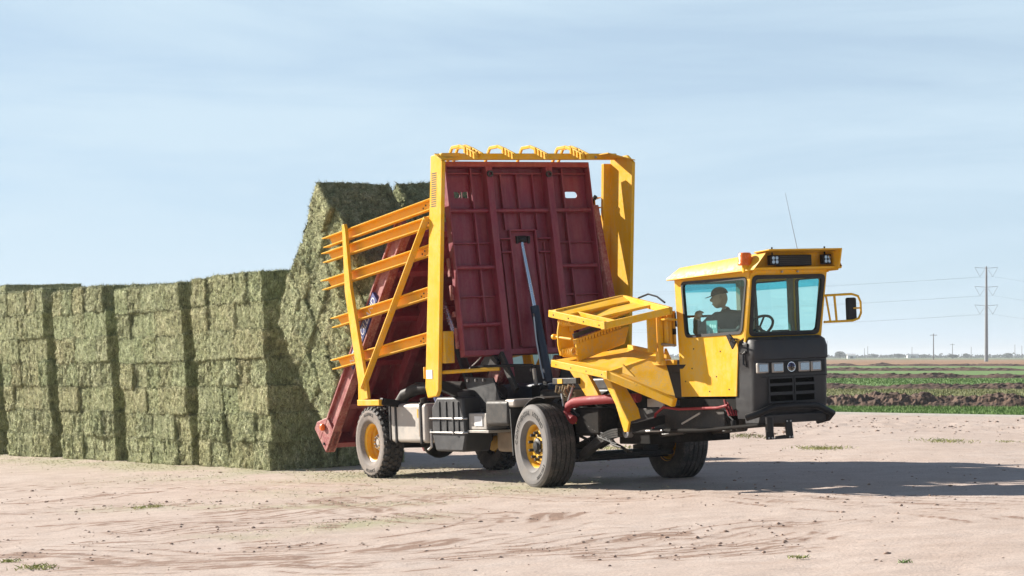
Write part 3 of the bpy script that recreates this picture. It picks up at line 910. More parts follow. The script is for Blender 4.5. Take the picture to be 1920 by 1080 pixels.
def bale(c, ax, ay, az, label, group, pool, sc=(1,1,1), jit=1.0):
    """c: centre in the wagon frame; ax, ay, az: directions of length, width, thickness"""
    me = br.choice(pool)
    o = bpy.data.objects.new('hay_bale', me); COL.objects.link(o)
    ax, ay, az = Vector(ax), Vector(ay), Vector(az)
    sx_, sy_ = br.choice(((1,1),(-1,-1),(1,-1),(-1,1)))
    sz_ = sx_ * sy_
    hand = 1 if ax.cross(ay).dot(az) > 0 else -1
    R = Matrix.Identity(4)
    for i in range(3):
        R[i][0] = ax[i] * sx_ * sc[0] * 1.02; R[i][1] = ay[i] * sy_ * sc[1] * 1.04; R[i][2] = az[i] * sz_ * hand * sc[2] * 1.035
    J = Matrix.Rotation(rad(br.gauss(0, 1.0) * jit), 4, 'X') @ Matrix.Rotation(rad(br.gauss(0, .8) * jit), 4, 'Y') @ Matrix.Rotation(rad(br.gauss(0, 1.3) * jit), 4, 'Z')
    o.matrix_world = TM @ Matrix.Translation(Vector(c)) @ J @ R
    tag(o, label, 'hay bale', group)
    return o
ORD = ['first', 'second', 'third', 'fourth', 'fifth', 'sixth', 'top']
LAY = ['bottom layer', 'second layer up', 'third layer up', 'fourth layer up', 'fifth layer up', 'sixth layer up', 'top layer']
STK = [  # front end x, depth, lean, pattern bottom to top, where
    (-9.15, 3.08, 0.10, 'EELELLE', 'stack nearest the wagon'),
    (-12.68, 3.20, 0.32, 'EMLELLM', 'second stack from the wagon'),
    (-16.55, 3.05, 0.42, 'EELEMLE', 'third stack from the wagon', 1.035),
    (-20.25, 3.05, 0.35, 'EEMELLE', 'fourth stack from the wagon', 1.07),
    (-23.9, 3.05, 0.35, 'ELMELEE', 'stack cut by left edge', 1.09),
]
Y0 = -0.83
LH = 0.459
for si, row_ in enumerate(STK):
    x0, dep, lean, pat, where = row_[:5]
    LH = 0.459 * (row_[5] if len(row_) > 5 else 1.0)
    grp = 'hay bales in the ' + where
    for j, ty in enumerate(pat):
        zc = (j + .5) * LH - .01
        off = -lean * (zc / 3.2) ** 1.6
        # sequence along the visible side, from the wagon end backwards
        if ty == 'E': seq = ['e'] * 5
        elif ty == 'L': seq = ['l', 'e', 'l'] if br.random() < .5 else ['l', 'l', 'e']
        else: seq = ['e', 'l', 'e', 'e']
        wds = [(.60 if q == 'e' else 1.20) * br.uniform(.90, 1.10) for q in seq]
        sc_ = dep / sum(wds)
        x = x0
        for k, q in enumerate(seq):
            w_ = wds[k] * sc_
            cx_ = x - w_ / 2 + off
            x -= w_
            lab = 'hay bale %s from the wagon end, %s, %s' % (ORD[k], LAY[j], where)
            pr = br.gauss(0, .022)
            if q == 'e':
                bale((cx_, Y0 + BL/2 + pr, zc), (0,1,0), (1,0,0), (0,0,1), lab, grp, MESSY, (1, w_/BW, LH/BH))
            else:
                bale((cx_, Y0 + BW/2 + pr, zc), (1,0,0), (0,1,0), (0,0,1), lab, grp, SMOOTH, (w_/BL, 1, LH/BH), .6)
        # the shaded end that faces the wagon, across the stack
        if si < 2:
            if seq[0] == 'e':
                bale((x0 - .30 + off, Y0 + 1.5*BL + .02, zc), (0,1,0), (1,0,0), (0,0,1), 'shaded hay bale on far half, wagon end, %s, %s' % (LAY[j], where), grp, SMOOTH, (1,1,LH/BH))
            else:
                bale((x0 - .30 + off, Y0 + BW + BL/2 + .01, zc), (0,1,0), (1,0,0), (0,0,1), 'shaded hay bale mid wagon end, %s, %s' % (LAY[j], where), grp, SMOOTH, (1,1,LH/BH))
                bale((x0 - BL/2 + off, Y0 + BW + BL + BW/2 + .02, zc), (1,0,0), (0,1,0), (0,0,1), 'shaded hay bale at far edge, wagon end, %s, %s' % (LAY[j], where), grp, SMOOTH, (1,1,LH/BH))
LH = 0.459
# a stack behind, of which only the dark top shows over the leftmost stacks
Pb = TM.inverted() @ Vector((-14.75, 75, -.44))
for j in range(9):
    for k in range(2):
        bale((Pb.x, Pb.y + (k - .5) * 1.06 * BL, Pb.z + (j + .5) * .486), (0,1,0), (1,0,0), (0,0,1),
             ('dark hay bale in the hidden stack behind, %s half, ' % ('left', 'right')[k]) + ('%s' % LAY[j] if j < 6 else ('layer below the top', 'second from top', 'topmost layer')[j-6]),
             'hay bales in the stack behind', SMOOTH, (1.03,1,.486/BH))

# the load sliding off the tilted bed: rack frame
RA = rad(47)
R0 = Vector((-6.15, 0, .37))
E1 = Vector((math.cos(RA), 0, math.sin(RA)))
E2 = Vector((-math.sin(RA), 0, math.cos(RA)))
def rk(a, y, b): return R0 + E1 * a + Vector((0, y, 0)) + E2 * b
TH = .468
for i in range(6):
    for k in range(4):
        for c in range(2):
            if c == 1 and i < 5 and k < 3: continue
            a_ = .17 + (i + .5) * TH; b_ = .34 + (k + .5) * .595
            sh = -.06 * (k - 1.5) * (i - 2.5) / 4
            y_ = (-1.15 + BL/2) if c == 0 else (-1.15 + 1.5*BL + .06)
            pos = ORD[k] + ' from the bed'
            if c == 0: lab = 'near hay bale of tilted load, %s, tier %s from bottom' % (pos, ('one','two','three','four','five','six')[i])
            else: lab = 'far hay bale of tilted load, %s, tier %s from bottom' % (pos, ('one','two','three','four','five','six')[i])
            bale(rk(a_ + sh + br.gauss(0,.012), y_ + br.gauss(0,.025), b_ + br.gauss(0,.012)), (0,1,0), E2, E1, lab, 'hay bales on the tilted load', (MESSY[:3] if c == 0 and i < 5 else MESSY[:2]), (1, .595/BW, TH/BH), 1.7)

# ================================================================== BALE WAGON
wagon = bpy.data.objects.new('bale_wagon', None); COL.objects.link(wagon)
wagon.matrix_world = TM
tag(wagon, 'yellow and dark red self-propelled bale wagon tipping its load beside the stacks', 'bale wagon')
V = Vector

# ---------------------------------------------------------------- chassis
ch = MB()
for s in (-1, 1):
    ch.box(-5.75, 3.3, s*.43-.045, s*.43+.045, .72, .98)
for x in (-5.6, -4.2, -3.2, -2.2, -1.0, .6, 1.6, 2.9):
    ch.box(x-.06, x+.06, -.39, .39, .75, .95)
chassis = ch.build('chassis', DUSTBLACK, wagon, .008)
# front axle: dropped beam with leaf springs
MB().box(-.09, .09, -.80, .80, .30, .42).box(-.14, .14, -.62, -.40, .40, .47).box(-.14, .14, .40, .62, .40, .47).build('front_axle', BLACK, wagon, .01)
MB().tube([(.22,-.78,.36),(.22,.78,.36)], .028, 8).build('tie_rod', DUSTBLACK, wagon)
for s in (-1, 1):
    sp = MB()
    for k in range(5):
        L = .74 - k*.10
        sp.prism([(-L, s*.5-.04, .62+.10*(L/.74)**2-.022*k), (0, s*.5-.04, .53-.022*k), (L, s*.5-.04, .62+.10*(L/.74)**2-.022*k), (L, s*.5-.04, .605+.10*(L/.74)**2-.022*k), (0, s*.5-.04, .512-.022*k), (-L, s*.5-.04, .605+.10*(L/.74)**2-.022*k)], (0,.08,0))
    sp.build('leaf_spring', GREASE, wagon)
    MB().tube([(-.05,s*.5,.45),(-.05,s*.5,.85)], .045, 10).build('shock_absorber', BLACK, wagon)
# curved leaf pack and hangers seen ahead of the near wheel
lf_ = MB()
for k in range(4):
    pts = []
    for i in range(9):
        u = i / 8
        pts.append(V((.45 + .95*u, -.72, .42 + .32*math.sin(u*1.5) - .028*k)))
    for i in range(8):
        lf_.bar(pts[i], pts[i+1], .09, .022)
lf_.build('leaf_spring', DUSTBLACK, wagon)
# rear axle and differential
ra = MB().tube([(-4.85,-.85,.52),(-4.85,-.3,.52),(-4.85,.3,.52),(-4.85,.85,.52)], [.10,.12,.12,.10], 14)
ra.lathe([(.02,-.22),(.16,-.2),(.25,-.1),(.27,0),(.25,.1),(.16,.2),(.02,.22)], (-4.85, 0, .50), 'x', 20)
ra.build('rear_axle', GREASE, wagon)
for s in (-1, 1):
    sp = MB()
    for k in range(5):
        L = .7 - k*.1
        sp.prism([(-4.85-L, s*.55-.045, .78-.02*k), (-4.85, s*.55-.045, .70-.024*k), (-4.85+L, s*.55-.045, .78-.02*k), (-4.85+L, s*.55-.045, .762-.02*k), (-4.85, s*.55-.045, .68-.024*k), (-4.85-L, s*.55-.045, .762-.02*k)], (0,.09,0))
    sp.build('leaf_spring', GREASE, wagon)
MB().tube([(-4.6,0,.55),(-1.2,0,.72)], .05, 10).build('drive_shaft', DUSTBLACK, wagon)

# ---------------------------------------------------------------- wheels
def arc_text(txt, R, size, yoff, ang0, m, parent, M, depth=.002, flip=False):
    vs, fs = text_geo(txt, size, depth, 1.12)
    q = []
    for p in vs:
        a_ = ang0 - p.x / R if not flip else ang0 + p.x / R
        r_ = R + p.y if not flip else R - p.y
        # seen from the near side (looking along +y): right is +x, up is +z
        q.append(M @ V((r_ * math.cos(a_), yoff - p.z, r_ * math.sin(a_))))
    o = mesh_obj('lettering', q, fs, m, parent, smooth=False)
    return o
def wheel(c, r, w, side, steer, kind, near):
    """axle along y; side -1 near, +1 far"""
    M = Matrix.Translation(V(c)) @ Matrix.Rotation(steer, 4, 'Z')
    if side > 0: M = M @ Matrix.Rotation(math.pi, 4, 'Z')
    root = bpy.data.objects.new('wheel', None); COL.objects.link(root); root.parent = wagon
    h = w / 2
    rim_r = .286
    # carcass: outer face at -y
    if kind == 'front':
        prof = [(rim_r-.01, h*.72), (rim_r+.02, h*.80), (rim_r+.05, h*.97), (r*.78, h*1.06), (r*.90, h*1.02), (r*.965, h*.95), (r*.992, h*.84)]
        for g in (.52, .18, -.18, -.52):
            gw = .035
            prof += [(r*(1-.008*g*g), h*(g*.98+gw)), (r-.018, h*(g*.98+gw*.8)), (r-.018, h*(g*.98-gw*.8)), (r*(1-.008*g*g), h*(g*.98-gw))]
        prof += [(r*.992, -h*.84)]
        tread = MB(M).lathe(prof[6:], (0,0,0), 'y', 72)
        side_prof_in = prof[:7]
        so = [(r*.992, -h*.84), (r*.965, -h*.95), (r*.93, -h*1.0), (r*.90, -h*1.02), (r*.895, -h*1.035), (r*.80, -h*1.06), (r*.79, -h*1.05), (r*.70, -h*1.045), (rim_r+.05, -h*1.0), (rim_r+.045, -h*1.01), (rim_r+.02, -h*.92), (rim_r-.01, -h*.72)]
    else:
        rc = r - .028
        tread = MB(M).lathe([(rc*.97, h*.92), (rc, h*.8), (rc*1.005, 0), (rc, -h*.8), (rc*.97, -h*.92)], (0,0,0), 'y', 60)
        side_prof_in = [(rim_r-.01, h*.72), (rim_r+.03, h*.9), (r*.78, h*1.05), (r*.90, h*1.02), (rc*.97, h*.92)]
        so = [(rc*.97, -h*.92), (r*.915, -h*1.0), (r*.89, -h*1.03), (r*.80, -h*1.06), (r*.79, -h*1.05), (r*.68, -h*1.04), (rim_r+.04, -h*1.0), (rim_r+.02, -h*.9), (rim_r-.01, -h*.72)]
    ty = tread.build('tyre', RUBBER, root)
    MB(M).lathe(so, (0,0,0), 'y', 72).build('sidewall', RUBBER_SIDE if kind == 'front' else RUBBER_SIDE2, ty) if False else MB(M).lathe(so, (0,0,0), 'y', 72).build('sidewall', RUBBER_SIDE if kind == 'front' else RUBBER_SIDE2, root)
    MB(M).lathe(side_prof_in, (0,0,0), 'y', 60).build('inner_sidewall', RUBBER, root)
    if kind == 'rear':
        lg = MB(M)
        rc = r - .03; N = 30
        for k in range(N):
            a_ = 2*math.pi*k/N
            for (yy, wy, da, sk, la) in ((-.70,.40,0,.10,.070), (-.24,.36,.5,-.16,.078), (.24,.36,0,.16,.078), (.70,.40,.5,-.10,.070)):
                th = a_ + da*2*math.pi/N
                T = Matrix.Rotation(-th, 4, 'Y') @ Matrix.Translation(V((rc+.016, yy*h, 0))) @ Matrix.Rotation(sk*1.6, 4, 'X')
                vs = []
                hw = wy*h/2
                for (x_, y_, z_) in ((-.02,-hw,-la/2),(.018,-hw*.9,-la*.42),(.018,hw*.9,-la*.42),(-.02,hw,-la/2),(-.02,-hw,la/2),(.018,-hw*.9,la*.42),(.018,hw*.9,la*.42),(-.02,hw,la/2)):
                    vs.append(T @ V((x_,y_,z_)))
                lg.add(vs, [(0,1,2,3),(7,6,5,4),(0,4,5,1),(1,5,6,2),(2,6,7,3),(3,7,4,0)])
            # shoulder lugs reaching down the sidewall
            for sgn in (-1, 1):
                th = a_ + (0 if sgn < 0 else .5)*2*math.pi/N
                T = Matrix.Rotation(-th, 4, 'Y')
                vs = [T @ V(p) for p in ((rc+.028, sgn*h*.86, -.03), (rc+.028, sgn*h*.86, .03), (r*.90, sgn*h*1.05, .026), (r*.90, sgn*h*1.05, -.026), (rc-.02, sgn*h*.8, -.034), (rc-.02, sgn*h*.8, .034), (r*.88, sgn*h*.95, .03), (r*.88, sgn*h*.95, -.03))]
                lg.add(vs, [(0,1,2,3),(7,6,5,4),(0,4,5,1),(1,5,6,2),(2,6,7,3),(3,7,4,0)])
        o = lg.build('tread_lugs', RUBBER, root, .004, False, 1)
    # rim
    if kind == 'front':
        rp = [(rim_r+.012, -h*.80), (rim_r+.014, -h*.74), (rim_r, -h*.72), (rim_r-.02, -h*.60), (rim_r-.03, -h*.2), (.235, -h*.16), (.225, -h*.34), (.215, -h*.46), (.12, -h*.50), (.02, -h*.50)]
        rim = MB(M).lathe(rp, (0,0,0), 'y', 48).lathe([(rim_r+.012, h*.80),(rim_r-.02, h*.6),(rim_r-.03, -h*.2)], (0,0,0), 'y', 48).build('rim', YELLOW_W, root)
        MB(M).lathe([(.105, -h*.50), (.100, -h*.60), (.075, -h*.64), (.06, -h*.74), (.002, -h*.76)], (0,0,0), 'y', 24).build('hub_cap', BLACK, root)
        hubd = -h*.52; rb = .168; nut = RUBBER_DARK
        nr, nh = .020, .06
    else:
        rp = [(rim_r+.012, -h*.80), (rim_r+.014, -h*.72), (rim_r, -h*.70), (rim_r-.03, -h*.55), (rim_r-.035, -h*.1), (rim_r-.015, 0), (rim_r-.05, h*.2), (rim_r-.055, h*.5), (.20, h*.55), (.12, h*.42), (.02, h*.42)]
        rim = MB(M).lathe(rp, (0,0,0), 'y', 48).build('rim', YELLOW_W, root)
        MB(M).lathe([(.12, h*.44), (.12, -h*.05), (.10, -h*.12), (.05, -h*.14), (.045, -h*.22), (.002, -h*.22)], (0,0,0), 'y', 24).build('hub', ALU, root)
        hubd = -h*.14; rb = .085; nut = STEEL
        nr, nh = .014, .03
    for k in range(10):
        a_ = 2*math.pi*(k+.5)/10
        MB(M).lathe([(.001,-nh/2),(nr*.8,-nh/2),(nr,-nh*.2),(nr,nh/2)], (rb*math.cos(a_), hubd - nh*.35, rb*math.sin(a_)), 'y', 8).build('wheel_nut', nut, root)
    if near:
        if kind == 'front':
            arc_text('CONTINENTAL', r*.80 - .03, .082, -h*1.062, math.pi*.74, RUBBER_DARK, root, M)
            arc_text('HYBRID', r*.80 - .03, .082, -h*1.062, math.pi*.31, RUBBER_DARK, root, M)
            arc_text('385/65 R22.5', r*.80 + .02, .05, -h*1.060, -math.pi*.28, RUBBER_DARK, root, M, flip=True)
        else:
            arc_text('ALLIANCE', r*.80 - .02, .062, -h*1.062, math.pi*.5, RUBBER_DARK, root, M)
            arc_text('ALLIANCE', r*.80 + .02, .062, -h*1.060, -math.pi*.5, RUBBER_DARK, root, M, flip=True)
    return root
wheel((0, -.99, .53), .535, .385, -1, rad(-4), 'front', True)
wheel((0, .99, .53), .535, .385, 1, rad(-4), 'front', False)
wheel((-4.85, -.97, .515), .515, .31, -1, 0, 'rear', True)
wheel((-4.85, .97, .515), .515, .31, 1, 0, 'rear', False)
for s in (-1, 1):
    MB().lathe([(.02,-.12),(.17,-.12),(.19,-.05),(.19,.05),(.02,.06)], (0, s*.80, .53), 'y', 20).build('brake_drum', GREASE, wagon)

# ---------------------------------------------------------------- near side tanks and boxes
tank = MB().box(-4.16, -3.06, -1.12, -.58, .53, 1.075).build('fuel_tank', ALU, wagon, .05, seg=4)
for x in (-3.98, -3.20):
    MB().box(x-.03, x+.03, -1.135, -.575, .515, 1.09).build('tank_strap', BLACK, tank, .012)
MB().box(-4.235, -4.165, -1.115, -.6, .55, 1.06).build('tank_end', BLACK, tank, .02)
MB().tube([(-3.35,-.98,1.07),(-3.35,-1.0,1.15)], .05, 12).build('filler_cap', GREASE, tank)
MB().box(-3.30, -3.27, -1.128, -1.119, .88, 1.0).build('warning_label', YELLOW_OLD, tank)
MB().box(-3.26, -3.23, -1.128, -1.119, .62, .98).build('rust_streak', CAST, tank)
dt = MB().prism([(-2.95,-1.08,.62),(-2.95,-1.08,1.02),(-2.78,-1.08,1.16),(-2.02,-1.08,1.16),(-1.98,-1.08,.62),(-2.06,-1.08,.42),(-2.86,-1.08,.42)], (0,.42,0)).build('black_reservoir', BLACK_MATT, wagon, .03, seg=3)
for x in (-2.7, -2.5, -2.3, -2.15):
    MB().box(x-.015, x+.015, -1.095, -1.075, .66, 1.1).build('rib', BLACK_MATT, dt, .006)
for z in (.87, .68):
    st = MB().tube([(-3.02,-1.05,z),(-2.96,-1.10,z),(-2.0,-1.10,z),(-1.96,-1.05,z)], .014, 8)
    st.disc((-2.25,-1.115,z), .02, .03, 'y', 8)
    st.build('retaining_rod', STEEL, dt)
MB().tube([(-2.98,-1.08,.72),(-2.98,-1.08,.48),(-3.08,-1.08,.44)], .018, 8).build('bracket_rod', STEEL, dt)
MB().tube([(-2.82,-1.0,1.08),(-2.86,-1.02,1.17)], .065, 14).build('blue_cap', BLUE, dt)
MB().lathe([(.17,0),(.18,.06),(.16,.08),(.02,.1)], (-2.3,-.88,1.16), 'z', 20).build('black_cap', BLACK_MATT, dt)
MB().lathe([(.26,-.2),(.26,.1),(.2,.2),(.1,.26),(.002,.27)], (-2.45,-.45,1.12), 'z', 24).build('air_cleaner', DUSTBLACK, wagon)
MB().tube([(-4.35,-.92,1.0),(-4.1,-.9,1.2),(-3.75,-.88,1.28),(-3.3,-.85,1.3),(-2.9,-.6,1.28)], [.085,.085,.09,.08,.08], 14).build('exhaust_pipe', DUSTBLACK, wagon)
bt = MB().box(-1.98, -1.48, -1.02, -.70, .72, .94).build('battery_box', ALU, wagon, .012)
MB().box(-1.80, -1.58, -1.031, -1.021, .77, .90).build('white_label', WHITE, bt)
for x in (-1.88, -1.74, -1.62):
    MB().lathe([(.03,0),(.03,.05),(.02,.06),(.001,.06)], (x,-.85,.94), 'z', 10).build('terminal', BLACK, bt)
MB().box(-2.06, -1.40, -1.04, -.66, .68, .715).build('tray', ALU, bt, .004)
MB().box(-1.36, -.74, -1.10, -.62, .78, 1.11).build('tool_box', DUSTBLACK, wagon, .045, seg=4)
# mudguard over the near front wheel and rubber flap behind it
fd = []
for i in range(11):
    a_ = rad(168 - i*9.2)
    fd.append((.62*math.cos(a_), .53 + .615*math.sin(a_)))
mg = MB()
for (p, q) in zip(fd[:-1], fd[1:]):
    mg.prism([(p[0],-1.06,p[1]),(q[0],-1.06,q[1]),(q[0]*1.02,-1.06,.53+(q[1]-.53)*1.02),(p[0]*1.02,-1.06,.53+(p[1]-.53)*1.02)], (0,.36,0))
mg.build('mudguard', DUSTBLACK, wagon)
MB().box(-.86,-.60,-1.08,-.66,1.02,1.125).build('mudguard_bracket', ALU, wagon, .03, seg=3)
MB().prism([(-.66,-1.12,1.0),(-.64,-1.12,1.0),(-.60,-1.12,.40),(-.62,-1.12,.40)], (0,.44,0)).build('mud_flap', RUBBER_DARK, wagon)
# hanging black plates
pl = MB().prism([(-2.42,-.82,1.42),(-1.62,-.82,1.40),(-1.42,-.82,1.05),(-1.44,-.82,.86),(-2.22,-.82,.86)], (0,.02,0)).build('side_shield', BLACK_MATT, wagon)
for x in (-2.33, -2.10, -1.88):
    MB().disc((x,-.83,1.375), .022, .016, 'y', 8).build('bolt', STEEL, pl)
pl = MB().box(-3.9, 1.9, .33, .36, 1.05, 1.55).build('rear_shield', BLACK_MATT, wagon, .006)
for x in (-3.3, -2.6, -1.9, -1.2):
    MB().disc((x,.32,1.48), .022, .02, 'y', 8).build('bolt', STEEL, pl)
MB().box(-2.9, -.9, -.1, .30, 1.0, 1.30).build('hydraulic_tank', TANKBLUE, wagon, .04)
# engine and transmission masses low in the frame
en = MB().box(-1.2, .9, -.36, .36, .62, 1.22)
en.box(-.9, .5, -.30, .25, 1.2, 1.36).box(-1.9, -1.2, -.26, .26, .55, .95)
engine = en.build('engine', GREASE, wagon, .03)
for k in range(6):
    MB().lathe([(.055,-.05),(.055,.05),(.02,.06),(.001,.06)], (-.8+k*.24, -.37, 1.0+.05*(k%2)), 'y', 10).build('cylinder_head', DUSTBLACK, engine)
MB().box(-1.55,-.95,-.62,-.3,.42,.68).build('transmission', CAST, wagon, .04, seg=3)
MB().tube([(-1.05,-.72,.95),(-.9,-.7,.72),(-.7,-.62,.62),(-.45,-.5,.6)], [.09,.12,.12,.08], 12).build('elbow_pipe', CAST, wagon)
MB().box(-2.0,-1.5,-.6,-.3,.40,.7).build('transfer_case', CAST, wagon, .05, seg=3)
gr = random.Random(4)
for k in range(16):   # hydraulic hoses and pipes strung through the frame
    x0 = gr.uniform(-3.2, 1.2); y_ = gr.uniform(-.72, -.35); z_ = gr.uniform(.6, 1.15)
    pts = [V((x0, y_, z_))]
    for i in range(5):
        pts.append(pts[-1] + V((gr.uniform(.05,.28), gr.uniform(-.06,.06), gr.uniform(-.14,.12))))
    MB().tube(pts, gr.choice((.012,.016,.02)), 6).build('hose', gr.choice((BLACK, GREASE, GREASE, DUSTBLACK, BLACK)), wagon)
# valve block with fittings above the near front wheel
vb = MB().box(.06,.40,-.76,-.56,1.06,1.22).build('valve_block', COPPER, wagon, .01)
for k in range(5):
    x = .05 + k*.075 + gr.uniform(-.015,.015)
    MB().tube([(x,-.77,1.18+gr.uniform(-.05,.04)),(x+.02,-.84,1.22+gr.uniform(-.06,.05)),(x+.06,-.85,1.26+gr.uniform(-.04,.04)),(x+.10,-.78,1.27)], gr.uniform(.012,.02), 8).build('fitting', COPPER, vb)
    MB().tube([(x,-.78,1.08),(x+.08,-.84,1.0),(x+.2,-.80,.90)], .015, 8).build('hose', BLACK, vb)
cp = MB().box(.02,.62,-.86,-.74,1.30,1.38).build('control_plate', DUSTBLACK, wagon, .01)
MB().box(.16,.28,-.868,-.858,1.31,1.37).build('yellow_tag', YELLOW, cp)
MB().tube([(.12,-.8,1.3),(.22,-.82,1.02)], .018, 8).tube([(.45,-.8,1.3),(.32,-.82,1.05)], .018, 8).build('linkage', STEEL, cp)
MB().tube([(.62,-.76,1.36),(.72,-.78,1.30),(.76,-.78,1.22),(.70,-.78,1.16)], .012, 6).build('hose', YELLOW, cp)
MB().tube([(.9,-.76,1.22),(.98,-.78,1.14),(.92,-.78,1.08),(.82,-.78,1.10)], .012, 6).build('hose', YELLOW, cp)
MB().box(.40,1.0,-.78,-.5,.66,1.0).build('gear_case', MATTBLACK, wagon, .03)
MB().prism([(.36,-.80,.95),(.46,-.80,.95),(.46,-.80,.80)], (0,.01,0)).build('warning_label', YELLOW, wagon)
MB().tube([(1.75,-.66,1.115),(1.20,-.80,1.105),(.72,-.84,1.09),(.52,-.84,1.075),(.39,-.84,1.03),(.345,-.84,.955),(.38,-.84,.885),(.48,-.84,.85)], .056, 16).build('red_hose', RED_HOSE, wagon)
MB().tube([(.16,-.70,1.06),(.40,-.74,1.05)], .05, 12).build('red_hose', RED_HOSE, wagon)
# drive chain hanging below the loader: many small links joined
cn = MB()
for i in range(26):
    u = i/25
    p = V((.95 - .45*u, -.66, .80 - .42*u*u)); q = V((.95 - .45*(u+.04), -.66, .80 - .42*(u+.04)**2))
    cn.bar(p, q, .10 if i % 2 else .06, .035)
cn.build('drive_chain', DUSTBLACK, wagon)
for k in range(7):
    x = .62 + k*.085 + gr.uniform(-.03,.03); z = .84 - k*.035 + gr.uniform(-.03,.03)
    MB().tube([(x,-.74,z),(x+.12,-.77,z-.08),(x+.30,-.75,z-.12)], .013, 6).build('hose', GREASE if k % 3 == 0 else BLACK, wagon)
# low cross frame and drag link ahead of the wheels
MB().box(1.1, 3.4, -.44, -.34, .78, .96).box(1.1, 3.4, .34, .44, .78, .96).box(2.4, 3.9, -.50, .50, .96, 1.10).box(1.2, 1.9, -.62, .55, .55, .70).build('front_frame', MATTBLACK, wagon, .01)
MB().box(2.00,2.54,-.52,-.10,1.10,1.50).prism([(1.90,-.54,1.50),(2.62,-.54,1.50),(2.50,-.52,1.40),(2.04,-.52,1.40)], (0,.4,0)).build('black_box', BLACK, wagon, .01)
MB().box(2.02,2.12,-.54,-.525,.98,1.06).box(1.78,2.14,-.56,-.545,1.0,1.10).build('data_plate', ALU, wagon)
MB().tube([(1.50,-.62,.70),(3.05,-.60,.73),(4.22,-.50,.80)], [.036,.024,.024], 10).build('drag_link', MATTBLACK, wagon)
MB().tube([(1.9,-.665,.715),(2.25,-.66,.722)], .014, 10).build('cylinder_rod', STEEL, wagon)
MB().lathe([(.02,-.05),(.07,-.05),(.07,.05),(.02,.05)], (1.48,-.65,.70), 'y', 14).build('link_eye', STEEL, wagon)
MB().tube([(4.20,-.48,.72),(4.20,-.48,.88)], .045, 10).build('link_joint', BLACK, wagon)
MB().tube([(1.95,-.60,.74),(2.02,-.6,.92),(2.2,-.6,1.0),(2.5,-.58,.975),(3.3,-.56,.99),(3.5,-.56,1.02)], .016, 8).build('red_hose', RED_HOSE, wagon)
for k in range(7):
    y_ = -.50 + .02*k
    MB().tube([(3.35+.03*k,y_,1.08),(3.42+.03*k,y_-.03,1.0),(3.5+.02*k,y_-.04,.90)], .012, 6).build('wiring', gr.choice((RED_HOSE, RED_HOSE, BLACK, CAST)), wagon)
MB().tube([(3.3,-.48,1.0),(3.42,-.5,.9),(3.52,-.5,.84)], .012, 6).tube([(3.52,-.5,.84),(3.52,-.5,.72)], .03, 8).build('pedal_rod', BLACK, wagon)
MB().box(1.7,3.4,-.46,-.40,.86,.95).build('skid_plate', MATTBLACK, wagon, .01)
MB().tube([(2.5,-.54,.80),(2.9,-.54,.93)], .012, 6).build('thin_rod', STEEL, wagon)
MB().tube([(1.4,-.45,.62),(2.4,-.45,.70)], .03, 8).tube([(1.4,.3,.62),(2.6,.3,.70)], .03, 8).build('steering_rod', GREASE, wagon)

# ---------------------------------------------------------------- load rack (tilted bed)
rack = bpy.data.objects.new('load_rack', None); COL.objects.link(rack); rack.parent = wagon
def rbox(mb, a0, a1, y0, y1, b0, b1):
    c = [rk(a, y, b) for (a, y, b) in ((a0,y0,b0),(a1,y0,b0),(a1,y1,b0),(a0,y1,b0),(a0,y0,b1),(a1,y0,b1),(a1,y1,b1),(a0,y1,b1))]
    return mb.add(c, [(0,3,2,1),(4,5,6,7),(0,1,5,4),(1,2,6,5),(2,3,7,6),(3,0,4,7)])
rbox(MB(), .02, 4.15, -1.10, 1.10, .27, .295).build('bed_plate', RED, rack)
for s in (-1, 1):
    bm_ = rbox(MB(), .0, 4.22, min(s*1.10, s*1.19), max(s*1.10, s*1.19), .0, .30).build('side_beam', RED_D, rack, .012)
    rbox(MB(), .0, 4.22, min(s*1.19, s*1.235), max(s*1.19, s*1.235), .0, .035).build('beam_flange', RED_D, rack, .005)
    rbox(MB(), .0, 4.22, min(s*1.19, s*1.235), max(s*1.19, s*1.235), .265, .30).build('beam_flange', RED_D, rack, .005)
    MB().prism([rk(-.02, s*1.08, 0), rk(-.02, s*1.08, .52), rk(.12, s*1.08, .52), rk(.42, s*1.08, .30), rk(.42, s*1.08, 0)], (0, s*.15, 0)).build('end_bracket', RED_D, rack, .01)
for a_ in (0.06, .85, 1.7, 2.55, 3.4, 4.12):
    rbox(MB(), a_-.05, a_+.05, -1.09, 1.09, .06, .265).build('crossmember', RED, rack, .006)
for y_ in (-.75, -.38, .38, .75):
    rbox(MB(), .1, 4.1, y_-.035, y_+.035, .15, .262).build('stringer', RED, rack, .005)
for y_ in (-.42, .42):
    rbox(MB(), -.02, 3.2, y_-.06, y_+.06, -.10, .06).build('main_rail', RED, rack, .008)
# rear lamp and its bolts
p = rk(.24, -1.235, .28)
MB().lathe([(.055,0),(.055,-.03),(.04,-.045),(.002,-.05)], (p.x, p.y-.01, p.z), 'y', 16).build('rear_lamp', ORANGE, rack)
p = rk(.05, -1.235, .12); MB().disc((p.x, p.y-.006, p.z), .022, .015, 'y', 10).build('bolt', BLACK, rack)
# lettering band along the near beam
rbox(MB(), 1.60, 2.92, -1.238, -1.194, .06, .235).build('blue_band', DECAL_BLUE, rack)
vs, fs = text_geo('NEW HOLLAND', .17, .001, 1.05)
q = [rk(2.26 + p_.x*.98, -1.2405 - p_.z, .088 + p_.y) for p_ in vs]
mesh_obj('lettering', q, fs, LETTER_WHITE, rack, smooth=False)
# support arms of the rack down to the chassis pivot
MB().bar((-5.75,-.42,.95), (-5.2,-.42,1.2), .12, .2).bar((-5.75,.42,.95), (-5.2,.42,1.2), .12, .2).build('pivot_arm', RED, rack, .01)
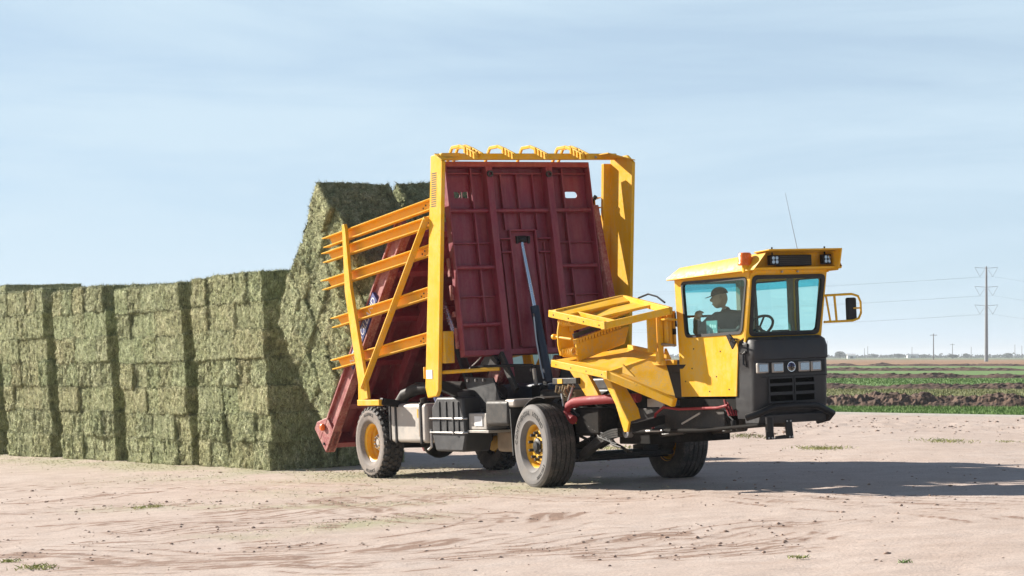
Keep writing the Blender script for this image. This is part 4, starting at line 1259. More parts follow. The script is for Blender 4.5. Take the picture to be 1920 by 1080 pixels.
# lifting cylinders of the rack, leaning on the chassis
for s in (-1, 1):
    MB().tube([(-3.1, s*.25, .9), (-3.75, s*.25, 2.0)], .07, 12).build('lift_cylinder', BLACK, rack)
    MB().tube([(-3.75, s*.25, 2.0), (-4.15, s*.25, 2.62)], .04, 12).build('cylinder_rod', CHROME, rack)

# ---------------------------------------------------------------- second table (ribbed dark red panel)
table = bpy.data.objects.new('second_table', None); COL.objects.link(table); table.parent = wagon
T0 = V((-1.95, 0, 1.69)); TU = V((-.37, 0, 2.62)).normalized(); TN = V((2.62, 0, .37)).normalized()
def tb(y, v_, d_): return T0 + TU*v_ + V((0,y,0)) + TN*d_
def tbox(mb, y0, y1, v0, v1, d0, d1):
    c = [tb(y,v_,d_) for (y,v_,d_) in ((y0,v0,d0),(y1,v0,d0),(y1,v1,d0),(y0,v1,d0),(y0,v0,d1),(y1,v0,d1),(y1,v1,d1),(y0,v1,d1))]
    return mb.add(c, [(0,3,2,1),(4,5,6,7),(0,1,5,4),(1,2,6,5),(2,3,7,6),(3,0,4,7)])
TVH = 2.645
h0, h1 = 2.17, 2.26
def slot_edge(mb, y0, y1, sgn):
    pass
pn = MB()
tbox(pn, -1.12, 1.12, 0, h0, 0, .012)
tbox(pn, -1.12, 1.12, h1, TVH, 0, .012)
for (y0, y1) in ((-1.12,-.965),(-.755,.755),(.965,1.12)):
    tbox(pn, y0, y1, h0, h1, 0, .012)
for s in (-1, 1):       # round the slot ends
    for (yc, dirn) in ((s*.80,-1),(s*.92,1)):
        for sg in (-1, 1):
            pc = [(yc + dirn*.045, h0+.045 + sg*.045)]
            for k in range(5):
                a_ = k/4*math.pi/2
                pc.append((yc + dirn*.045*math.sin(a_), h0+.045 + sg*.045*math.cos(a_)))
            pn.prism([tb(y_, v_, 0.0005) for y_, v_ in pc], TN*.0115)
panel = pn.build('panel', RED, table, smooth=False)
def tpart(name, y0, y1, v0, v1, d0, d1, m=RED, bev=.006):
    return tbox(MB(), y0, y1, v0, v1, d0, d1).build(name, m, table, bev)
tpart('top_rail', -1.13, 1.13, TVH-.07, TVH+.005, .0125, .15)
tpart('bottom_rail', -1.13, 1.13, -.005, .07, .0125, .15)
for s in (-1, 1):
    tpart('edge_rail', s*1.12-.012, s*1.12+.012, .07, TVH-.07, .0125, .15)
    tpart('main_stile', s*.47-.05, s*.47+.05, .03, TVH-.07, .0125, .165)
    tpart('thin_rib', s*.715-.012, s*.715+.012, .07, TVH-.07, .0125, .09, RED, .003)
    MB().lathe([(.045,.0),(.045,.03),(.025,.03),(.025,.0)], (tb(s*.46-.01,TVH-.17,.165).x, s*.46-.01, tb(s*.46,TVH-.17,.165).z), 'x', 14).build('pivot_bush', GREASE, table)
for y_ in (-.25, 0, .25):
    tpart('thin_rib', y_-.010, y_+.010, 1.72, TVH-.15, .0125, .07, RED, .003)
for (v_, w_) in ((TVH-.155,.02), (1.53,.02), (.80,.02)):
    for (y0, y1) in ((-1.11,-.53),(-.41,.41),(.53,1.11)):
        if y0 == -.41 and v_ < 1.6: continue
        tpart('thin_rib', y0, y1, v_, v_+w_, .0125, .07, RED, .003)
for v_ in (1.98, 1.20, .42):
    for (y0, y1) in ((-1.10,-.525),(-.415,.415),(.525,1.10)):
        if y0 == -.415 and v_ < 1.9: continue
        p0, p1 = tb(y0, v_, .10), tb(y1, v_, .10)
        MB().tube([p0, p1], .030, 12).build('cross_tube', RED, table)
    for y_ in (-1.12, 1.12):
        p = tb(y_ - .02*(1 if y_ > 0 else -1), v_, .165)
for s in (-1, 1):
    tpart('mount_plate', s*.20-.012, s*.20+.012, .12, 1.72, .0125, .085)
    tpart('mount_stile', s*.33-.010, s*.33+.010, .07, 1.55, .0125, .06)
    tpart('brace', min(s*.22,s*.41), max(s*.22,s*.41), 1.58, 1.60, .0125, .12, RED, .003)
    tpart('brace', min(s*.22,s*.41), max(s*.22,s*.41), 1.40, 1.42, .0125, .09, RED, .003)
tpart('mount_cap', -.20, .20, 1.70, 1.725, .0125, .085)
tpart('mount_web', -.18, .18, .10, 1.66, .0125, .035)
# hinge arms below the table
for s in (-1, 1):
    MB().prism([tb(s*.47-.06,.1,.01), tb(s*.47-.06,.1,.15), tb(s*.47-.06,-.30,.16), tb(s*.47-.06,-.38,.05), tb(s*.47-.06,-.38,-.12), tb(s*.47-.06,-.26,-.16)], (0,.12,0)).build('hinge_arm', RED, table, .008)
    MB().prism([tb(s*.47-.16,-.02,.0), tb(s*.47-.16,-.02,.03), tb(s*.47-.16,-.25,.12), tb(s*.47-.16,-.36,.03), tb(s*.47-.16,-.36,-.20), tb(s*.47-.16,-.26,-.22)], (0,.09,0)).build('hinge_plate', RED_D, table, .006)
# far side guide, catching the sun
MB().bar((-2.20,1.19,3.72), (-1.84,1.19,2.40), .10, .14).build('side_guide', RED_D, table, .01)
MB().tube([(-2.24,1.17,3.70),(-2.26,1.22,3.80),(-2.20,1.24,3.86)], .03, 8).build('guide_pivot', BLACK, table)
MB().tube([(-2.45,1.10,3.72),(-2.32,1.14,3.80),(-2.20,1.24,3.84)], .010, 6).build('hose', BLACK, table)
for (v0, v1) in ((.12,.40),(.55,.62),(.78,.98),(1.1,1.35)):   # bumper strips on the near edge
    tpart('edge_strip', -1.165, -1.135, v0, v1, -.03, .03, RED_D, .003)
# lift cylinder of the table
cyl = MB().tube([(-1.87,0,2.34), (-1.55,0,1.30)], .062, 16).build('lift_cylinder', NAVY, wagon)
MB().tube([(-2.16,0,3.24), (-1.87,0,2.32)], .033, 14).build('cylinder_rod', CHROME, cyl)
MB().lathe([(.02,-.06),(.06,-.06),(.06,.06),(.02,.06)], (-2.17,0,3.27), 'y', 14).bar((-2.24,-.09,3.28),(-2.10,-.09,3.26),.03,.10).bar((-2.24,.09,3.28),(-2.10,.09,3.26),.03,.10).build('cylinder_clevis', BLACK, cyl)
MB().tube([(-1.80,-.06,2.24),(-1.74,-.09,2.2),(-1.70,-.09,1.9),(-1.60,-.09,1.5),(-1.56,-.08,1.36)], .010, 6).build('hydraulic_line', STEEL, cyl)
MB().lathe([(.02,-.09),(.08,-.09),(.08,.09),(.02,.09)], (-1.53,0,1.25), 'y', 14).build('cylinder_foot', BLACK, cyl)
MB().tube([(-1.72,-.13,1.50),(-1.68,-.13,1.28)], .028, 8).build('accumulator', ALU, cyl)
MB().box(-1.66,-1.42,-.22,.22,.95,1.28).build('cylinder_mount', BLACK, wagon, .01)

# ---------------------------------------------------------------- yellow portal frame with side rails
portal = bpy.data.objects.new('stack_guard', None); COL.objects.link(portal); portal.parent = wagon
post = MB().prism([(-2.13,-1.36,4.40),(-1.98,-1.36,4.41),(-1.80,-1.36,4.30),(-2.17,-1.36,1.26),(-2.24,-1.36,1.18),(-2.50,-1.36,1.16),(-2.56,-1.36,1.30)], (0,.055,0)).build('post', YELLOW, portal, .012)
for k in range(16):
    z_ = 4.16 - k*.029
    xc = -2.02 - .12*(4.3 - z_)
    MB().box(xc-.075, xc+.065, -1.3625, -1.3600, z_-.0065, z_+.0065).build('louvre_slot_shade', GREASE, post)  # flat dark strip, painting the shade inside a louvre slot
MB().box(-2.50,-2.32,-1.367,-1.3605,1.42,1.54).build('white_label', WHITE, post)
MB().box(-2.60,-2.565,-1.36,-1.28,1.42,1.58).build('latch', YELLOW_OLD, post, .008)
MB().box(-2.16,-2.04,-1.305,-1.16,1.62,2.05).build('stiffener', YELLOW_OLD, post, .01)
MB().prism([(-1.46,1.40,4.27),(-1.62,1.40,4.38),(-2.04,1.40,4.38),(-2.34,1.40,1.18),(-1.80,1.40,1.18)], (0,.05,0)).build('post', YELLOW, portal, .012)
MB().prism([(-2.10,1.29,4.30),(-2.03,1.29,4.30),(-2.33,1.29,1.20),(-2.40,1.29,1.20)], (0,.13,0)).build('post_flange', YELLOW, portal, .006)
MB().prism([(-2.02,-1.36,4.412),(-1.82,-1.36,4.315),(-1.90,-1.05,4.36),(-2.04,-1.05,4.415)], (0,0,.012)).build('corner_plate', YELLOW_OLD, portal)
MB().prism([(-2.04,1.10,4.40),(-1.60,1.10,4.40),(-1.45,1.44,4.29),(-2.04,1.44,4.42)], (0,0,.014)).build('corner_plate', YELLOW_OLD, portal)
MB().bar((-1.97,-1.30,4.375),(-1.90,1.40,4.385),.085,.085).build('top_beam', YELLOW, portal, .008)
MB().bar((-1.97,-1.29,4.375),(-1.96,-1.02,4.376),.10,.097).build('beam_sleeve', YELLOW_OLD, portal, .006)
for y_ in (-.82, 1.06):
    p = V((-1.97,-1.30,4.375)).lerp(V((-1.90,1.40,4.385)), (y_+1.3)/2.7)
    MB().disc((p.x+.048, y_, p.z-.01), .018, .014, 'x', 8).build('bolt', STEEL, portal)
# retaining hooks above the beam
for y_ in (-1.02, -.93, -.44, .06, .62, .71):
    x0 = -2.36
    hk = MB()
    for (p, q) in zip([(x0,4.26),(x0+.21,4.515),(x0+.44,4.515),(x0+.62,4.46)], [(x0+.21,4.515),(x0+.44,4.515),(x0+.62,4.46),(x0+.90,4.36)]):
        hk.bar((p[0],y_,p[1]), (q[0],y_,q[1]), .028, .044)
    hook = hk.build('retaining_hook', YELLOW, portal, .006)
    for k in range(4):
        xt = x0 + .58 + k*.085; zt = 4.455 - k*.032
        MB().prism([(xt,y_-.026,zt-.04),(xt+.045,y_-.026,zt-.055),(xt+.04,y_-.026,zt+.025),(xt+.012,y_-.026,zt+.03)], (0,.052,0)).build('tooth', YELLOW, hook)
# side rails: channels open to the outside, five a side
RAILS = [((-5.78,3.53),(-2.22,3.85),.150), ((-5.82,3.31),(-2.28,3.615),.150), ((-5.88,2.91),(-2.30,3.235),.150), ((-5.59,2.345),(-2.38,2.665),.150), ((-5.64,1.735),(-2.45,2.055),.150)]
for s in (-1, 1):
    for (p, q, hh_) in RAILS:
        P, Q = V((p[0], 0, p[1])), V((q[0], 0, q[1]))
        d_ = (Q-P).normalized(); up = V((-d_.z, 0, d_.x))
        yi, yo = s*1.235, s*1.335
        def chan(mb, a0, a1, u0, u1, y0, y1):
            c = [P + d_*a + up*u + V((0,y,0)) for (a,u,y) in ((a0,u0,y0),(a1,u0,y0),(a1,u1,y0),(a0,u1,y0),(a0,u0,y1),(a1,u0,y1),(a1,u1,y1),(a0,u1,y1))]
            return mb.add(c, [(0,3,2,1),(4,5,6,7),(0,1,5,4),(1,2,6,5),(2,3,7,6),(3,0,4,7)])
        Ln = (Q-P).length
        mb = MB()
        lo_, hi_ = min(yi,yo), max(yi,yo)
        chan(mb, 0, Ln, -.014, 0, lo_, hi_)
        chan(mb, .03, Ln, -hh_, -hh_+.014, lo_, hi_)
        yw0, yw1 = (yi-.006, yi+.006)
        c = [P + d_*a + up*u + V((0,y,0)) for (a,u,y) in ((.18,-hh_+.0145,yw0),(Ln,-hh_+.0145,yw0),(Ln,-.0145,yw0),(.06,-.0145,yw0),(.18,-hh_+.0145,yw1),(Ln,-hh_+.0145,yw1),(Ln,-.0145,yw1),(.06,-.0145,yw1))]
        mb.add(c, [(0,3,2,1),(4,5,6,7),(0,1,5,4),(1,2,6,5),(2,3,7,6),(3,0,4,7)])
        rl = mb.build('side_rail', YELLOW, portal, .003, seg=1)
        for (ga, gu) in ((Ln-.16,-.04),(Ln-.34,-.05),(Ln-.16,-.11),(Ln-.34,-.115),(Ln-.22,-.07),(Ln-.42,-.08)):
            p_ = P + d_*ga + up*gu
            MB().disc((p_.x, s*1.243, p_.z), .013, .012, 'y', 6).build('bolt', GREASE, rl)
    # upright and diagonal brace
    y0, y1 = (s*1.345, s*1.395)
    up_ = MB().prism([(-4.94,y0,3.66),(-4.87,y0,3.68),(-4.83,y0,3.60),(-4.74,y0,2.76),(-4.34,y0,1.39),(-4.30,y0,1.16),(-4.62,y0,1.13),(-4.60,y0,1.39),(-4.93,y0,2.70)], (0,y1-y0,0)).build('upright', YELLOW, portal, .006)
    MB().box(-4.635,-3.92,min(y0,y1)-.012,max(y0,y1)+.012,1.06,1.145).build('foot_bar', YELLOW_OLD, portal, .008)
    MB().bar((-3.95,s*1.36,1.12),(-3.95,s*.45,.95),.10,.10).build('outrigger', BLACK, portal, .008)
    dg_ = MB().bar((-2.27,s*1.385,3.58),(-4.46,s*1.385,1.31),.06,.075,(0,1,0)).build('diagonal_brace', YELLOW_OLD, portal, .006)
    MB().bar((-2.27,s*1.425,3.56),(-4.44,s*1.425,1.31),.012,.03,(0,1,0)).build('brace_rib', YELLOW_OLD, dg_)
    # post foot bracket to the chassis
    MB().bar((-2.3,s*1.33,1.36),(-2.3,s*.45,.96),.14,.12).build('outrigger', BLACK, portal, .008)
MB().tube([(-2.18,-1.28,1.50),(-1.9,-1.05,1.51),(-1.55,-.75,1.52)], .026, 8).build('tie_bar', YELLOW_OLD, portal)
MB().tube([(-1.9,-1.0,1.55),(-1.5,-.7,1.56),(-1.1,-.5,1.55)], .02, 8).build('black_rod', BLACK, portal)
# black tilt linkage between post and table
MB().bar((-1.75,-.62,1.72),(-1.35,-.62,1.22),.05,.11).build('link_arm', DUSTBLACK, wagon, .01)
MB().prism([(-2.3,-.70,1.50),(-1.75,-.70,1.52),(-1.70,-.70,1.62),(-1.85,-.70,1.74),(-2.05,-.70,1.70)], (0,.05,0)).build('link_plate', BLACK, wagon, .008)
MB().tube([(-2.6,-.66,1.52),(-2.2,-.70,1.66),(-1.95,-.72,1.80)], .010, 6).build('hydraulic_line', STEEL, wagon)

# ---------------------------------------------------------------- bale loader (yellow cradle beside the cab)
loader = bpy.data.objects.new('bale_loader', None); COL.objects.link(loader); loader.parent = wagon
A, B_, C_, D_ = V((.56,-1.15,2.19)), V((1.85,-1.15,2.00)), V((2.60,-.70,2.14)), V((.74,-.20,2.35))
A2, B2, TIP = V((.58,-1.15,1.57)), V((1.87,-1.15,1.41)), V((2.76,-.80,1.06))
F1, F2 = V((2.15,-.58,1.63)), V((.84,-.20,1.73))
MB().bar(A - (B_-A).normalized()*.02, B_, .055, .088).build('top_rail', YELLOW, loader, .006)
MB().bar(B_, C_, .05, .085).build('top_rail', YELLOW, loader, .006)
MB().bar(D_, C_, .05, .085).build('top_rail', YELLOW, loader, .006)
MB().bar(A + V((.08,0,0)), D_, .14, .085).build('top_rail', YELLOW_OLD, loader, .006)
MB().prism([A + V((.16,.03,.02)), A + V((.40,.03,-.02)), D_ + V((.34,0,-.02)), D_ + V((.10,0,.03))], (0,0,-.02)).build('side_plate', YELLOW, loader)
MB().box(1.80,1.885,-1.185,-1.125,1.955,2.05).build('corner_sleeve', YELLOW_OLD, loader, .006)
def lerp3(a, b, t_): return a.lerp(b, t_)
MB().bar(lerp3(A,D_,.2), lerp3(B_,C_,.2), .03, .05).build('cross_rail', YELLOW, loader, .004)
for t_ in (.62,):
    MB().bar(lerp3(A,B_,t_) + V((0,.25,.04)), lerp3(D_,C_,t_), .05, .03).build('cross_slat', YELLOW, loader, .004)
MB().prism([lerp3(A,B_,.25)+V((0,.35,.03)), lerp3(A,B_,.65)+V((0,.25,.02)), lerp3(D_,C_,.55), lerp3(D_,C_,.3)], (0,0,-.02)).build('top_plate', YELLOW_OLD, loader)
# lower deck, bent down to the pointed infeed lip
MB().prism([A2 + V((0,0,.04)), B2 + V((0,0,.04)), F1, F2], (0,0,-.02)).build('deck_plate', YELLOW_OLD, loader)
MB().prism([B2 + V((-.02,.02,.04)), TIP + V((-.02,.03,.05)), V((2.26,-.60,1.60)), F1], (0,0,-.02)).build('infeed_plate', YELLOW_OLD, loader)
MB().bar(A2 - (B2-A2).normalized()*.02, B2, .06, .088).build('deck_rail', YELLOW, loader, .006)
MB().bar(B2, TIP, .085, .105).build('infeed_rail', YELLOW, loader, .012)
MB().box(1.82,1.905,-1.19,-1.12,1.36,1.46).build('corner_sleeve', YELLOW_OLD, loader, .006)
MB().bar(F2, F1, .05, .07).build('deck_edge', YELLOW_OLD, loader, .005)
MB().prism([B2+V((.24,.05,.02)), B2+V((.42,.10,-.03)), B2+V((.22,.07,.12))], (0,.02,0)).build('guide_fin', YELLOW, loader)
# cross wall with its chain of lugs
MB().prism([(.95,-1.04,1.58),(.95,-.36,1.78),(.95,-.28,2.00),(.95,-1.06,1.80)], (.05,0,0)).build('cross_wall', YELLOW_OLD, loader, .01)
ln = MB()
for k in range(15):
    u = k/14
    p = V((.97,-1.04,1.83)).lerp(V((.97,-.42,2.0)), u)
    ln.box(p.x-.05, p.x+.03, p.y-.016, p.y+.016, p.z-.03, p.z+.03)
ln.bar((.97,-1.08,1.84),(.97,-.36,2.04),.05,.02)
ln.build('lug_chain', YELLOW_OLD, loader)
MB().bar((.93,-1.06,1.90),(.93,-.30,2.10),.03,.05).build('chain_guide', GREASE, loader)
MB().prism([(.68,-1.12,1.66),(.68,-.92,1.70),(.68,-.92,2.08),(.68,-1.12,2.10),(.68,-1.15,1.95),(.68,-1.15,1.80)], (.03,0,0)).build('end_plate', YELLOW, loader, .006)
MB().prism([(.74,-1.0,1.95),(.74,-.3,2.12),(.74,-.3,2.30),(.74,-1.0,2.14)], (.03,0,0)).build('back_plate', YELLOW_OLD, loader)
MB().tube([(.62,-1.14,1.90),(.95,-1.10,1.86)], .016, 8).build('adjuster_rod', YELLOW_OLD, loader)
MB().lathe([(.005,-.03),(.035,-.02),(.035,.02),(.005,.03)], (.60,-1.14,1.90), 'x', 10).build('adjuster_nut', YELLOW, loader)
for (xs_, zc_) in ((.66, 2.08), (.70, 1.70)):
    pts = []
    for i in range(90):
        a_ = i/90*2*math.pi*7
        pts.append((xs_ + .30*i/90, -1.07 + .052*math.cos(a_), zc_ + .052*math.sin(a_)))
    MB().tube(pts, .010, 6).build('coil_spring', YELLOW_OLD, loader)
# uprights on the cab side
MB().box(2.33,2.36,-.875,-.755,1.66,2.08).build('guide_plate', YELLOW_OLD, loader, .006)
MB().box(2.30,2.38,-.745,-.675,1.53,2.12).build('upright', YELLOW, loader, .006)
bx_ = MB().box(2.36,2.46,-.665,-.645,1.72,2.14).box(2.36,2.46,-.565,-.545,1.72,2.14).box(2.345,2.3595,-.665,-.545,1.72,2.12).build('roller_housing', YELLOW_OLD, loader, .005)
MB().tube([(2.41,-.605,1.74),(2.41,-.605,2.12)], .034, 12).build('roller', YELLOW, loader)
MB().box(1.70,2.42,-.72,-.68,1.50,1.56).build('mount_rail', YELLOW_OLD, loader, .005)
MB().box(1.70,2.42,-.56,-.52,1.50,1.56).build('mount_rail', YELLOW_OLD, loader, .005)
MB().prism([(2.30,-.64,1.565),(2.44,-.64,1.565),(2.34,-.64,1.70)], (0,.03,0)).build('gusset', YELLOW_OLD, loader)
MB().prism([(2.38,-.72,2.03),(2.60,-.74,2.04),(2.62,-.62,2.02),(2.40,-.60,2.02)], (0,0,.02)).build('hinge_plate', YELLOW_OLD, loader)
MB().tube([(2.38,-.70,1.75),(2.5,-.68,1.74),(2.6,-.66,1.73)], .016, 8).build('pin', CAST, loader)
MB().tube([(1.1,-.2,2.34),(1.3,-.18,2.38),(1.5,-.18,2.34),(1.7,-.2,2.26)], .012, 6).build('hose', BLACK, loader)
for (a_, b_, n_) in ((A, B_, 4), (A2, B2, 4)):
    for k in range(n_):
        p = a_.lerp(b_, .08 + .28*k)
        MB().disc((p.x, p.y-.03, p.z-.005), .010, .006, 'y', 6).build('bolt', GREASE, loader)
# legs
MB().prism([(1.46,-1.0,1.40),(1.64,-1.0,1.38),(1.90,-1.0,1.02),(2.05,-1.0,.84),(2.00,-1.0,.72),(1.93,-1.0,.72),(1.76,-1.0,1.05)], (0,.03,0)).build('leg', YELLOW, loader, .005)
MB().prism([(1.64,-1.0,1.38),(1.66,-.86,1.38),(2.02,-.84,1.0),(2.10,-.86,.88),(2.05,-1.0,.84),(1.90,-1.0,1.02)], (-.03,0,0)).build('leg_web', YELLOW_OLD, loader, .005)
MB().prism([(.30,-.80,1.52),(.72,-.80,1.50),(1.10,-.80,1.10),(.80,-.80,1.10)], (0,.05,0)).build('leg', YELLOW_OLD, loader, .006)
MB().bar((.9,-.78,1.12),(.9,-.4,.95),.2,.08).build('leg_bracket', BLACK, loader, .006)
MB().bar((1.98,-.95,.76),(1.98,-.4,.86),.10,.10).build('leg_bracket', BLACK, loader, .006)

# ---------------------------------------------------------------- cab
cab = bpy.data.objects.new('cab', None); COL.objects.link(cab); cab.parent = wagon
def ray_poly(c, ang, poly):
    dx, dy = math.cos(ang), math.sin(ang); best = None
    n = len(poly)
    for i in range(n):
        (x1, y1), (x2, y2) = poly[i], poly[(i+1) % n]
        ex, ey = x2-x1, y2-y1
        den = dx*ey - dy*ex
        if abs(den) < 1e-12: continue
        t_ = ((x1-c[0])*ey - (y1-c[1])*ex) / den
        u_ = ((x1-c[0])*dy - (y1-c[1])*dx) / den
        if t_ > 0 and -1e-6 <= u_ <= 1+1e-6 and (best is None or t_ > best): best = t_
    return (c[0]+dx*best, c[1]+dy*best)
def rounded(poly, r, n=6):
    o_ = []
    m_ = len(poly)
    for i in range(m_):
        p0, p1, p2 = V((*poly[i-1],0)), V((*poly[i],0)), V((*poly[(i+1) % m_],0))
        a_ = p1 + (p0-p1).normalized()*r; b_ = p1 + (p2-p1).normalized()*r
        for k in range(n+1):
            t_ = k/n
            q = a_*(1-t_)**2 + p1*2*t_*(1-t_) + b_*t_**2
            o_.append((q.x, q.y))
    return o_
def ring(mb, outer, inner, fn, thick):
    c = (sum(p[0] for p in inner)/len(inner), sum(p[1] for p in inner)/len(inner))
    angs = [math.atan2(p[1]-c[1], p[0]-c[0]) for p in outer + inner] + [i/48*2*math.pi-math.pi for i in range(48)]
    angs = sorted(set(round(a_, 4) for a_ in angs))
    O = [ray_poly(c, a_, outer) for a_ in angs]; I_ = [ray_poly(c, a_, inner) for a_ in angs]
    n = len(angs); e = V(thick)
    vs = [fn(*p) for p in O] + [fn(*p) for p in I_] + [fn(*p)+e for p in O] + [fn(*p)+e for p in I_]
    fs = []
    for i in range(n):
        j = (i+1) % n
        fs += [(i, j, n+j, n+i), (2*n+j, 2*n+i, 3*n+i, 3*n+j), (j, i, 2*n+i, 2*n+j), (n+i, n+j, 3*n+j, 3*n+i)]
    return mb.add(vs, fs)
def expand(poly, d_):
    cx_ = sum(p[0] for p in poly)/len(poly); cy_ = sum(p[1] for p in poly)/len(poly)
    o_ = []
    for (x, y) in poly:
        o_.append((x + (d_ if x > cx_ else -d_), y + (d_ if y > cy_ else -d_)))
    return o_
def window(fn, inner, out_dir, name, rr_=.07, strip=True, rub=.03):
    hole = rounded(inner, rr_)
    od = V(out_dir)
    fr = ring(MB(), rounded(expand(inner, rub*.6), rr_+.01), rounded(expand(inner, -rub*.5), rr_-.01), lambda x, y: fn(x, y) + od*.012, tuple(-od*.04)).build(name + '_seal', RUBBER_DARK, cab)
    pane = MB().prism([fn(*p) - od*.006 for p in rounded(expand(inner, -.004), rr_)], tuple(-od*.004)).build(name + '_pane', GLASS, cab, smooth=False)
    return pane
sidefn = lambda x, z: V((x, -.53, z))
near_out = [(2.50,1.12),(3.64,1.12),(3.72,1.74),(3.87,1.80),(4.03,2.56),(2.44,2.56)]
near_in = [(2.655,1.83),(3.80,1.845),(3.935,2.455),(2.605,2.46)]
ring(MB(), near_out, rounded(near_in, .07), sidefn, (0,.03,0)).build('side_panel', YELLOW, cab)
window(sidefn, near_in, (0,-1,0), 'side_window')
for s_, sx0, sx1 in ((1, 2.44, 3.375), (1, 3.375, 4.03)):
    if sx0 < 3:
        oo = [(2.50,1.12),(3.375,1.12),(3.375,2.56),(2.44,2.56)]; inn = [(2.60,1.80),(3.31,1.80),(3.31,2.45),(2.57,2.45)]
    else:
        oo = [(3.3755,1.12),(3.64,1.12),(3.72,1.74),(3.87,1.80),(4.03,2.56),(3.3755,2.56)]; inn = [(3.43,1.80),(3.80,1.83),(3.92,2.45),(3.43,2.45)]
    ff = lambda x, z: V((x, .53, z))
    ring(MB(), oo, rounded(inn, .05), ff, (0,-.03,0)).build('far_side_panel', YELLOW, cab)
    window(ff, inn, (0,1,0), 'far_window', .05)
WD = V((.16,0,.76)).normalized(); WN = V((.76,0,-.16)).normalized()
fr_fn = lambda y, v_: V((3.872, y, 1.79)) + WD*v_
ws_out = [(-.53,-.06),(.53,-.06),(.53,.78),(-.53,.78)]
ws_in = [(-.465,.03),(.465,.03),(.485,.685),(-.485,.685)]
ring(MB(), ws_out, rounded(ws_in, .06), fr_fn, tuple(-WN*.03)).build('front_panel', YELLOW, cab)
window(fr_fn, ws_in, tuple(WN), 'windshield', .06, rub=.04)
rear_fn = lambda y, z: V((2.47, y, z))
ring(MB(), [(-.50,1.12),(.50,1.12),(.50,2.56),(-.50,2.56)], rounded([(-.44,1.72),(.44,1.72),(.44,2.46),(-.44,2.46)], .05), rear_fn, (.025,0,0)).build('rear_panel', YELLOW_OLD, cab)
window(rear_fn, [(-.44,1.72),(.44,1.72),(.44,2.46),(-.44,2.46)], (-1,0,0), 'rear_window', .05)
# dark green sun strips at the top of the panes
MB().prism([(2.63,-.522,2.452),(3.93,-.522,2.447),(3.915,-.522,2.365),(2.63,-.522,2.365)], (0,.002,0)).build('sun_strip', GLASS_D, cab)
MB().prism([(2.500,-.42,2.45),(2.500,.42,2.45),(2.500,.42,2.35),(2.500,-.42,2.35)], (.002,0,0)).build('sun_strip', GLASS_D, cab)
MB().prism([(2.59,.515,2.44),(3.30,.515,2.44),(3.30,.515,2.35),(2.59,.515,2.35)], (0,.002,0)).prism([(3.44,.515,2.44),(3.91,.515,2.44),(3.89,.515,2.35),(3.44,.515,2.35)], (0,.002,0)).build('sun_strip', GLASS_D, cab)
MB().box(2.49,2.52,-.44,.44,2.05,2.08).box(2.49,2.52,-.44,.44,1.76,1.80).build('rear_grab_bar', BLACK, cab)
# floor, inner lining, dash
MB().box(2.48,3.62,-.50,.50,1.125,1.17).build('cab_floor', BLACK, cab)
MB().box(2.48,3.98,-.49,.49,2.515,2.545).build('headliner', TAN, cab)
MB().box(3.345,3.405,.44,.498,1.2,2.5).build('centre_pillar', TAN, cab, .01)
MB().box(2.50,2.60,.30,.498,1.2,2.5).build('rear_pillar', TAN, cab, .01)
MB().tube([(2.72,.36,1.62),(2.72,.36,2.18)], .016, 8).build('grab_rail', YELLOW, cab)
dash = MB().prism([(3.52,-.46,1.60),(3.88,-.46,1.62),(3.86,-.46,1.82),(3.60,-.46,1.80)], (0,.92,0)).build('dashboard', BLACK_MATT, cab, .02)
MB().box(3.60,3.74,.02,.18,1.81,1.86).build('dash_monitor', BLACK, dash, .008)
MB().box(3.70,3.74,.26,.42,1.815,1.845).build('yellow_notice', YELLOW, dash)
MB().tube([(3.62,-.34,1.8),(3.61,-.34,1.87)], .008, 6).lathe([(.001,.03),(.02,.02),(.02,-.01),(.001,-.02)], (3.61,-.34,1.88), 'z', 10).build('lever', STEEL, dash)
sw_c = V((3.46,-.06,1.90)); sw_n = V((-.70,0,.71)).normalized(); sw_u = V((0,1,0)); sw_v = sw_n.cross(sw_u)
ringp = [sw_c + (sw_u*math.cos(i/32*2*math.pi) + sw_v*math.sin(i/32*2*math.pi))*.185 for i in range(32)]
swh = MB().tube(ringp, .016, 8, True)
for a_ in (.5, 2.6, 4.7):
    swh.tube([sw_c - sw_n*.02, sw_c + (sw_u*math.cos(a_) + sw_v*math.sin(a_))*.185], .012, 6)
swh.tube([sw_c, sw_c - sw_n*.35], .03, 8)
swh.build('steering_wheel', RUBBER_DARK, cab)
MB().box(2.80,3.26,-.34,.16,1.40,1.54).build('seat_cushion', SEAT, cab, .05, seg=3)
MB().prism([(2.72,-.30,1.5),(2.84,-.30,1.5),(2.76,-.30,2.02),(2.64,-.30,2.02)], (0,.42,0)).build('seat_back', SEAT, cab, .04, seg=3)
MB().box(2.9,3.15,-.25,.05,1.17,1.40).build('seat_base', BLACK, cab, .02)
# thin sheet with a spotted teal colour behind the side pane
TEAL, t, b = new_mat('spotted_teal_sheet')
v = obj_vec(t)
vo = t.nodes.new('ShaderNodeTexVoronoi'); vo.inputs['Scale'].default_value = 16; lnk(t, v, vo.inputs['Vector'])
lnk(t, ramp(t, vo.outputs['Distance'], [(0.25, (0.45, 0.62, 0.62)), (0.4, (0.10, 0.32, 0.33))]).outputs['Color'], b.inputs['Base Color'])
MB().box(2.98,3.20,-.46,-.45,1.82,2.0).build('teal_sheet', TEAL, cab)
